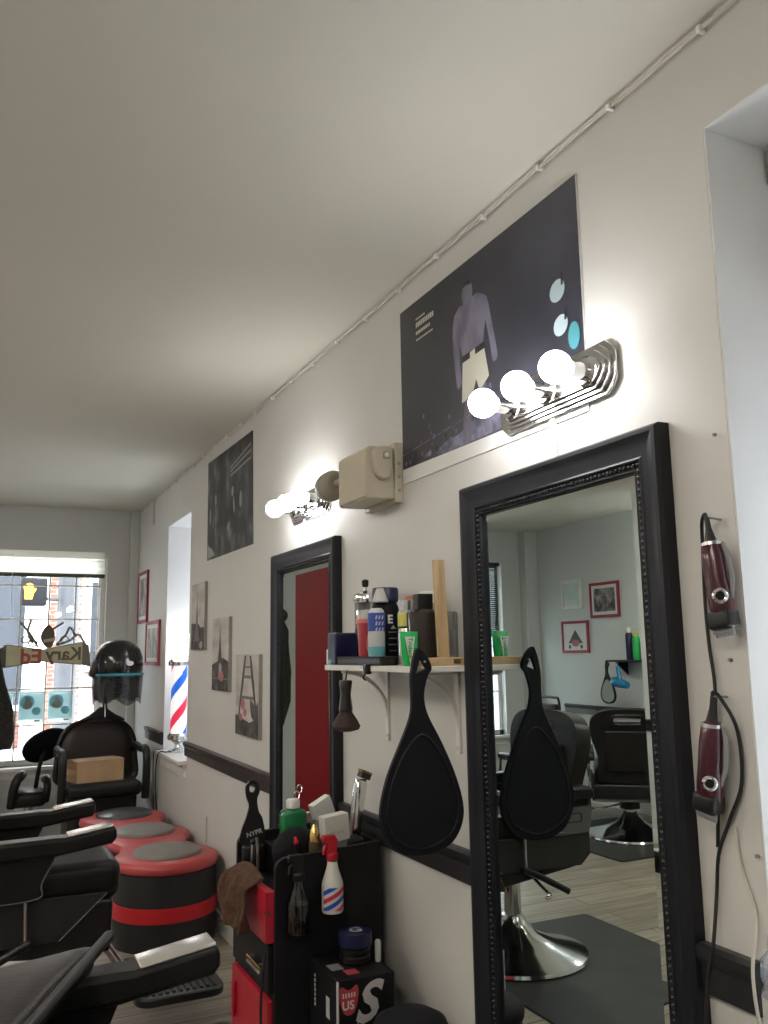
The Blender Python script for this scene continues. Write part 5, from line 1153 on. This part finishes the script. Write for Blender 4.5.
# box beside the cabinet, tub, trash can
o = empty('printed_carton', (-.265, 2.32, 0), 'tall black printed carton with a big white S beside the cabinet', 'box')
m = MB(); m.bx(-.294, -.120, 2.325, 2.545, 0, .518, 'cab'); m.build('carton_body', o, smooth=False, bevel=.002)
m = MB(); yy = 2.3242
m.text('S', .150, (-.246, yy, .404), (.98, 0, .06), (.30, 0, .95), 'lightgrey', .0004, .004)
m.build('white_letter', o, smooth=False, label='big slanted white S')
m = MB(); m.prism(smooth2([(-.028, .014), (-.024, .042), (.0, .030), (.024, .042), (.028, .014), (.018, -.024), (0, -.034), (-.018, -.024)], 3), (-.262, yy-.0004, .462), (1, 0, 0), (0, 0, 1), (0, .0008, 0), 'pinkred'); m.text('US', .032, (-.284, yy-.0012, .444), (1, 0, 0), (0, 0, 1), 'paper', .0003, .0006)
for k in range(5): m.bx(-.282+.0085*k, -.278+.0085*k, yy-.0014, yy-.0008, .474, .486, 'paper')
m.build('shield_emblem', o, smooth=False, label='red and white shield emblem')
m = MB(); m.text('WAHL', .026, (-.284, yy, .385), (1, 0, 0), (0, 0, 1), 'lightgrey', .0003, .0004); m.bx(-.2965, -.2925, 2.3235, 2.334, .0, .5175, 'lightgrey')
for k in range(7): m.bx(-.2950, -.2938, 2.500, 2.508, .40+.013*k, .408+.013*k, 'lightgrey')
m.bx(-.2950, -.2938, 2.390, 2.415, .40, .455, 'lightgrey')
m.add([(-.278, 2.41, .5186), (-.240, 2.41, .5186), (-.240, 2.46, .5186), (-.278, 2.46, .5186)], [(0, 1, 2, 3)], 'grey'); m.add([(-.250, 2.36, .5188), (-.212, 2.36, .5188), (-.212, 2.40, .5188), (-.250, 2.40, .5188)], [(0, 1, 2, 3)], 'pinkred'); m.build('small_print', o, smooth=False)
o = empty('navy_lid_jar', (-.225, 2.33, .572), 'black jar with a navy lid marked with a white G standing on the printed carton', 'jar'); c = (-.186, 2.455, .519)
m = MB(); m.lathe([(.040, 0), (.045, .004), (.045, .018), (.041, .022), (.045, .028), (.045, .040), (.040, .045)], c, 'black', 32); m.build('jar_body', o)
m = MB(); m.lathe([(.044, .045), (.050, .047), (.050, .083), (.046, .086), (0, .086)], c, 'navy', 32); m.build('jar_lid', o)
m = MB(); m.text('G', .056, (c[0]-.022, c[1]-.018, c[2]+.0868), (1, -.1, 0), (.1, 1, 0), 'lightgrey', .0004, .0004); m.build('lid_letter', o, smooth=False)
m = MB(); m.lathe([(.008, 0), (.009, .004), (.009, .055), (.006, .060)], (-.128, 2.42, .519), 'lightgrey', 14); m2 = thing('small_vial', m, 'small pale vial beside the navy lidded jar on the carton', 'vial')
o = empty('trash_can', (-.235, 1.93, 0), 'round black trash can with a domed lid between the mirror and the printed carton', 'trash can'); c = (-.155, 2.200, 0)
m = MB(); m.lathe([(.085, 0), (.090, .006), (.095, .415), (.096, .42)], c, 'black', 36); m.build('can_body', o)
m = MB(); m.lathe([(.100, .415), (.102, .430), (.095, .446), (.065, .462), (0, .468)], c, 'blackmatte', 36); m.build('can_lid', o)

o.location.x += .022; o.location.y += .01
for q_ in bpy.data.objects:
    if q_.parent is None and q_.name.startswith(('printed_carton', 'navy_lid_jar', 'small_vial')): q_.location.x += .012; q_.location.y += .028

# ------------------------------------------------------------------ opposite station, seen in the mirror
o = empty('opposite_shelf', (XL, 5.9, 1.30), 'small dark shelf on the opposite wall, seen in the big mirror', 'shelf')
MB().bx(XL, XL+.17, 5.55, 6.15, 1.295, 1.312, 'rail').build('board', o, smooth=False, bevel=.002)
for y in (5.62, 6.08): MB().prism([(0, 0), (.14, 0), (.0, -.12)], (XL, y-.006, 1.295), (1, 0, 0), (0, 0, 1), (0, .012, 0), 'rail').build('bracket', o, smooth=False)
def sc(y, x, r, h, body, cap, lab):
    o = empty('spray_can', (x, y, 1.312), lab, 'can', 'cans on the opposite shelf'); c = (x, y, 1.312)
    m = MB(); m.lathe([(r, 0), (r, h*.75), (r*.7, h*.82)], c, body, 20); m.build('can_body', o); m = MB(); m.lathe([(r*.7, h*.80), (r*.7, h*.97), (0, h)], c, cap, 20); m.build('can_cap', o)
sc(5.94, XL+.09, .032, .29, 'navy', 'white', 'navy spray can with a white top on the opposite shelf'); sc(5.84, XL+.10, .034, .25, 'greenbag', 'yellow', 'green spray can on the opposite shelf'); sc(5.74, XL+.08, .034, .22, 'lightgrey', 'black', 'pale spray can with a black cap on the opposite shelf')
h2 = empty('hand_mirror', (XL+.19, 6.1, .92), 'black hand mirror hanging from the opposite shelf beside the blue hair dryer', 'hand mirror')
O2 = Vector((XL+.185, 6.135, .955))
m = MB(); op_s = [(p.x*.85, p.y*.74) for p in out]; m.prism(op_s, O2, (0, -1, 0), (0, 0, 1), (.012, 0, 0), 'blackmatte'); m.build('mirror_body', h2, bevel=.002, ang=45)
m = MB(); m.flat([(p.x*.82, p.y*.72) for p in rim], O2+Vector((.0124, 0, 0)), (0, -1, 0), (0, 0, 1), 'mirror'); m.build('mirror_face', h2, smooth=False)
m = MB(); m.tube([(XL+.165, 6.138, 1.303), (XL+.192, 6.138, 1.303)], .004, 'chrome_d', 8); m.build('hook_nail', h2)
o = empty('hair_dryer', (XL+.2, 5.95, 1.05), 'shiny blue hair dryer hanging from the opposite shelf, seen in the big mirror', 'hair dryer')
m = MB(); m.lathe([(.028, -.10), (.034, -.06), (.040, 0), (.044, .05), (.036, .085), (.0, .095)], (XL+.215, 5.95, 1.115), 'dryerblue', 24, rx(-80)); m.build('barrel', o)
m = MB(); m.tube(smoothpts([(XL+.215, 5.935, 1.13), (XL+.21, 5.96, 1.20), (XL+.205, 5.975, 1.255)], 5), [.018, .018, .018, .019, .019, .019, .018, .018, .018, .017, .016], 'dryerblue', 14); m.build('handle', o)
m = MB(); m.tube(smoothpts([(XL+.205, 5.975, 1.25), (XL+.195, 5.98, 1.285), (XL+.180, 5.98, 1.300), (XL+.168, 5.98, 1.303)], 4), .005, 'cord', 8); m.build('hanging_loop', o)
# black metal waiting chair near the opposite corner
o = empty('waiting_chair', (-3.45, 6.75, 0), 'black metal waiting chair near the opposite front corner, seen in the big mirror', 'chair')
m = MB(); m.rbox((-3.45, 6.72, .45), (.44, .44, .06), .025, 'leather'); m.build('seat', o)
m = MB(); m.rbox((-3.62, 6.72, .78), (.035, .40, .28), .017, 'leather', ry(-8)); m.build('backrest', o)
m = MB(); m.tube(smoothpts([(-3.62, 6.50, .40), (-3.64, 6.50, .80), (-3.655, 6.53, .955), (-3.657, 6.60, .975), (-3.657, 6.84, .975), (-3.655, 6.91, .955), (-3.64, 6.94, .80), (-3.62, 6.94, .40)], 5), .012, 'black', 10); m.build('back_frame', o)
for x, y in ((-3.26, 6.52), (-3.26, 6.92), (-3.62, 6.50), (-3.62, 6.94)): MB().cyl((x, y, .42), (x+(.03 if x > -3.4 else -.05), y, 0), .012, 'black', n=12).build('leg', o)
# unseen ceiling fixtures added as fill light for the room
o = empty('ceiling_fill_fixture', (-2.75, 2.3, H-.06), 'unseen long warm ceiling fixture added for fill light over the middle of the room', 'fill light')
MB().rbox((-2.75, 2.3, H-.015), (.32, 1.25, .03), .008, 'white').build('housing', o); MB().rbox((-2.75, 2.3, H-.045), (.28, 1.20, .05), .02, 'tube').build('diffuser', o, label='lit diffuser of the added fill fixture')
tag(o, group='added ceiling fill fixtures')
o2 = copy_tree(o); o2.location.x = -1.95; o2.location.y = .1; o2['label'] = 'unseen long warm ceiling fixture added for fill light nearest the back of the room'
o3 = copy_tree(o); o3.location.x = -2.45; o3.location.y = 4.5; o3['label'] = 'unseen long warm ceiling fixture added for fill light nearest the front windows'

# ------------------------------------------------------------------ daylight
w = bpy.data.worlds.new('sky'); S.world = w; w.use_nodes = True; nt = w.node_tree; bg = nt.nodes['Background']
bg.inputs['Color'].default_value = (.89, .94, 1.0, 1); bg.inputs['Strength'].default_value = 6.0
su = bpy.data.lights.new('sun', 'SUN'); su.energy = 7.0; su.angle = radians(2); su.color = (1, .95, .88); so = bpy.data.objects.new('sun', su); COL.objects.link(so)
so.rotation_euler = Vector((-.03, .75, -.75)).to_track_quat('-Z', 'Y').to_euler(); so.location = (-3, -6, 9)
def portal(name, loc, direction, sx, sy):
    l = bpy.data.lights.new(name, 'AREA'); l.shape = 'RECTANGLE'; l.size = sx; l.size_y = sy; l.cycles.is_portal = True
    ob = bpy.data.objects.new(name, l); COL.objects.link(ob); ob.location = loc; ob.rotation_euler = Vector(direction).to_track_quat('-Z', 'Z').to_euler()
portal('window_portal', ((W1[0]+W1[1])/2, YF+.26, 1.42), (0, -1, 0), 1.0, 1.75)
portal('window_portal', ((W2[0]+W2[1])/2, YF+.26, 1.42), (0, -1, 0), .9, 1.75)
portal('window_portal', (.36, (N1[0]+N1[1])/2, 1.61), (-1, 0, 0), .75, 1.7)
portal('window_portal', (.36, (N2[0]+N2[1])/2, 1.58), (-1, 0, 0), .8, 1.75)

# ------------------------------------------------------------------ camera
yaw, pitch, roll = .448332909, .161972341, -.0162031127
fw = Vector((sin(yaw)*cos(pitch), cos(yaw)*cos(pitch), sin(pitch))); r0 = Vector((cos(yaw), -sin(yaw), 0)); u0 = r0.cross(fw)
R1 = r0*cos(roll)+u0*sin(roll); U1 = u0*cos(roll)-r0*sin(roll)
cam = bpy.data.cameras.new('camera'); co = bpy.data.objects.new('camera', cam); COL.objects.link(co)
cam.sensor_fit = 'HORIZONTAL'; cam.sensor_width = 36; cam.lens = 36*853.27/768; cam.clip_start = .02
co.matrix_world = Matrix(((R1.x, U1.x, -fw.x, -1.25), (R1.y, U1.y, -fw.y, 0), (R1.z, U1.z, -fw.z, 1.42), (0, 0, 0, 1)))
S.camera = co
S.view_settings.view_transform = 'Standard'; S.view_settings.look = 'None'; S.view_settings.gamma = 1; S.view_settings.use_curve_mapping = False
S.view_settings.exposure = 0.86
S.cycles.use_denoising = True; S.cycles.max_bounces = 10; S.cycles.sample_clamp_indirect = 8
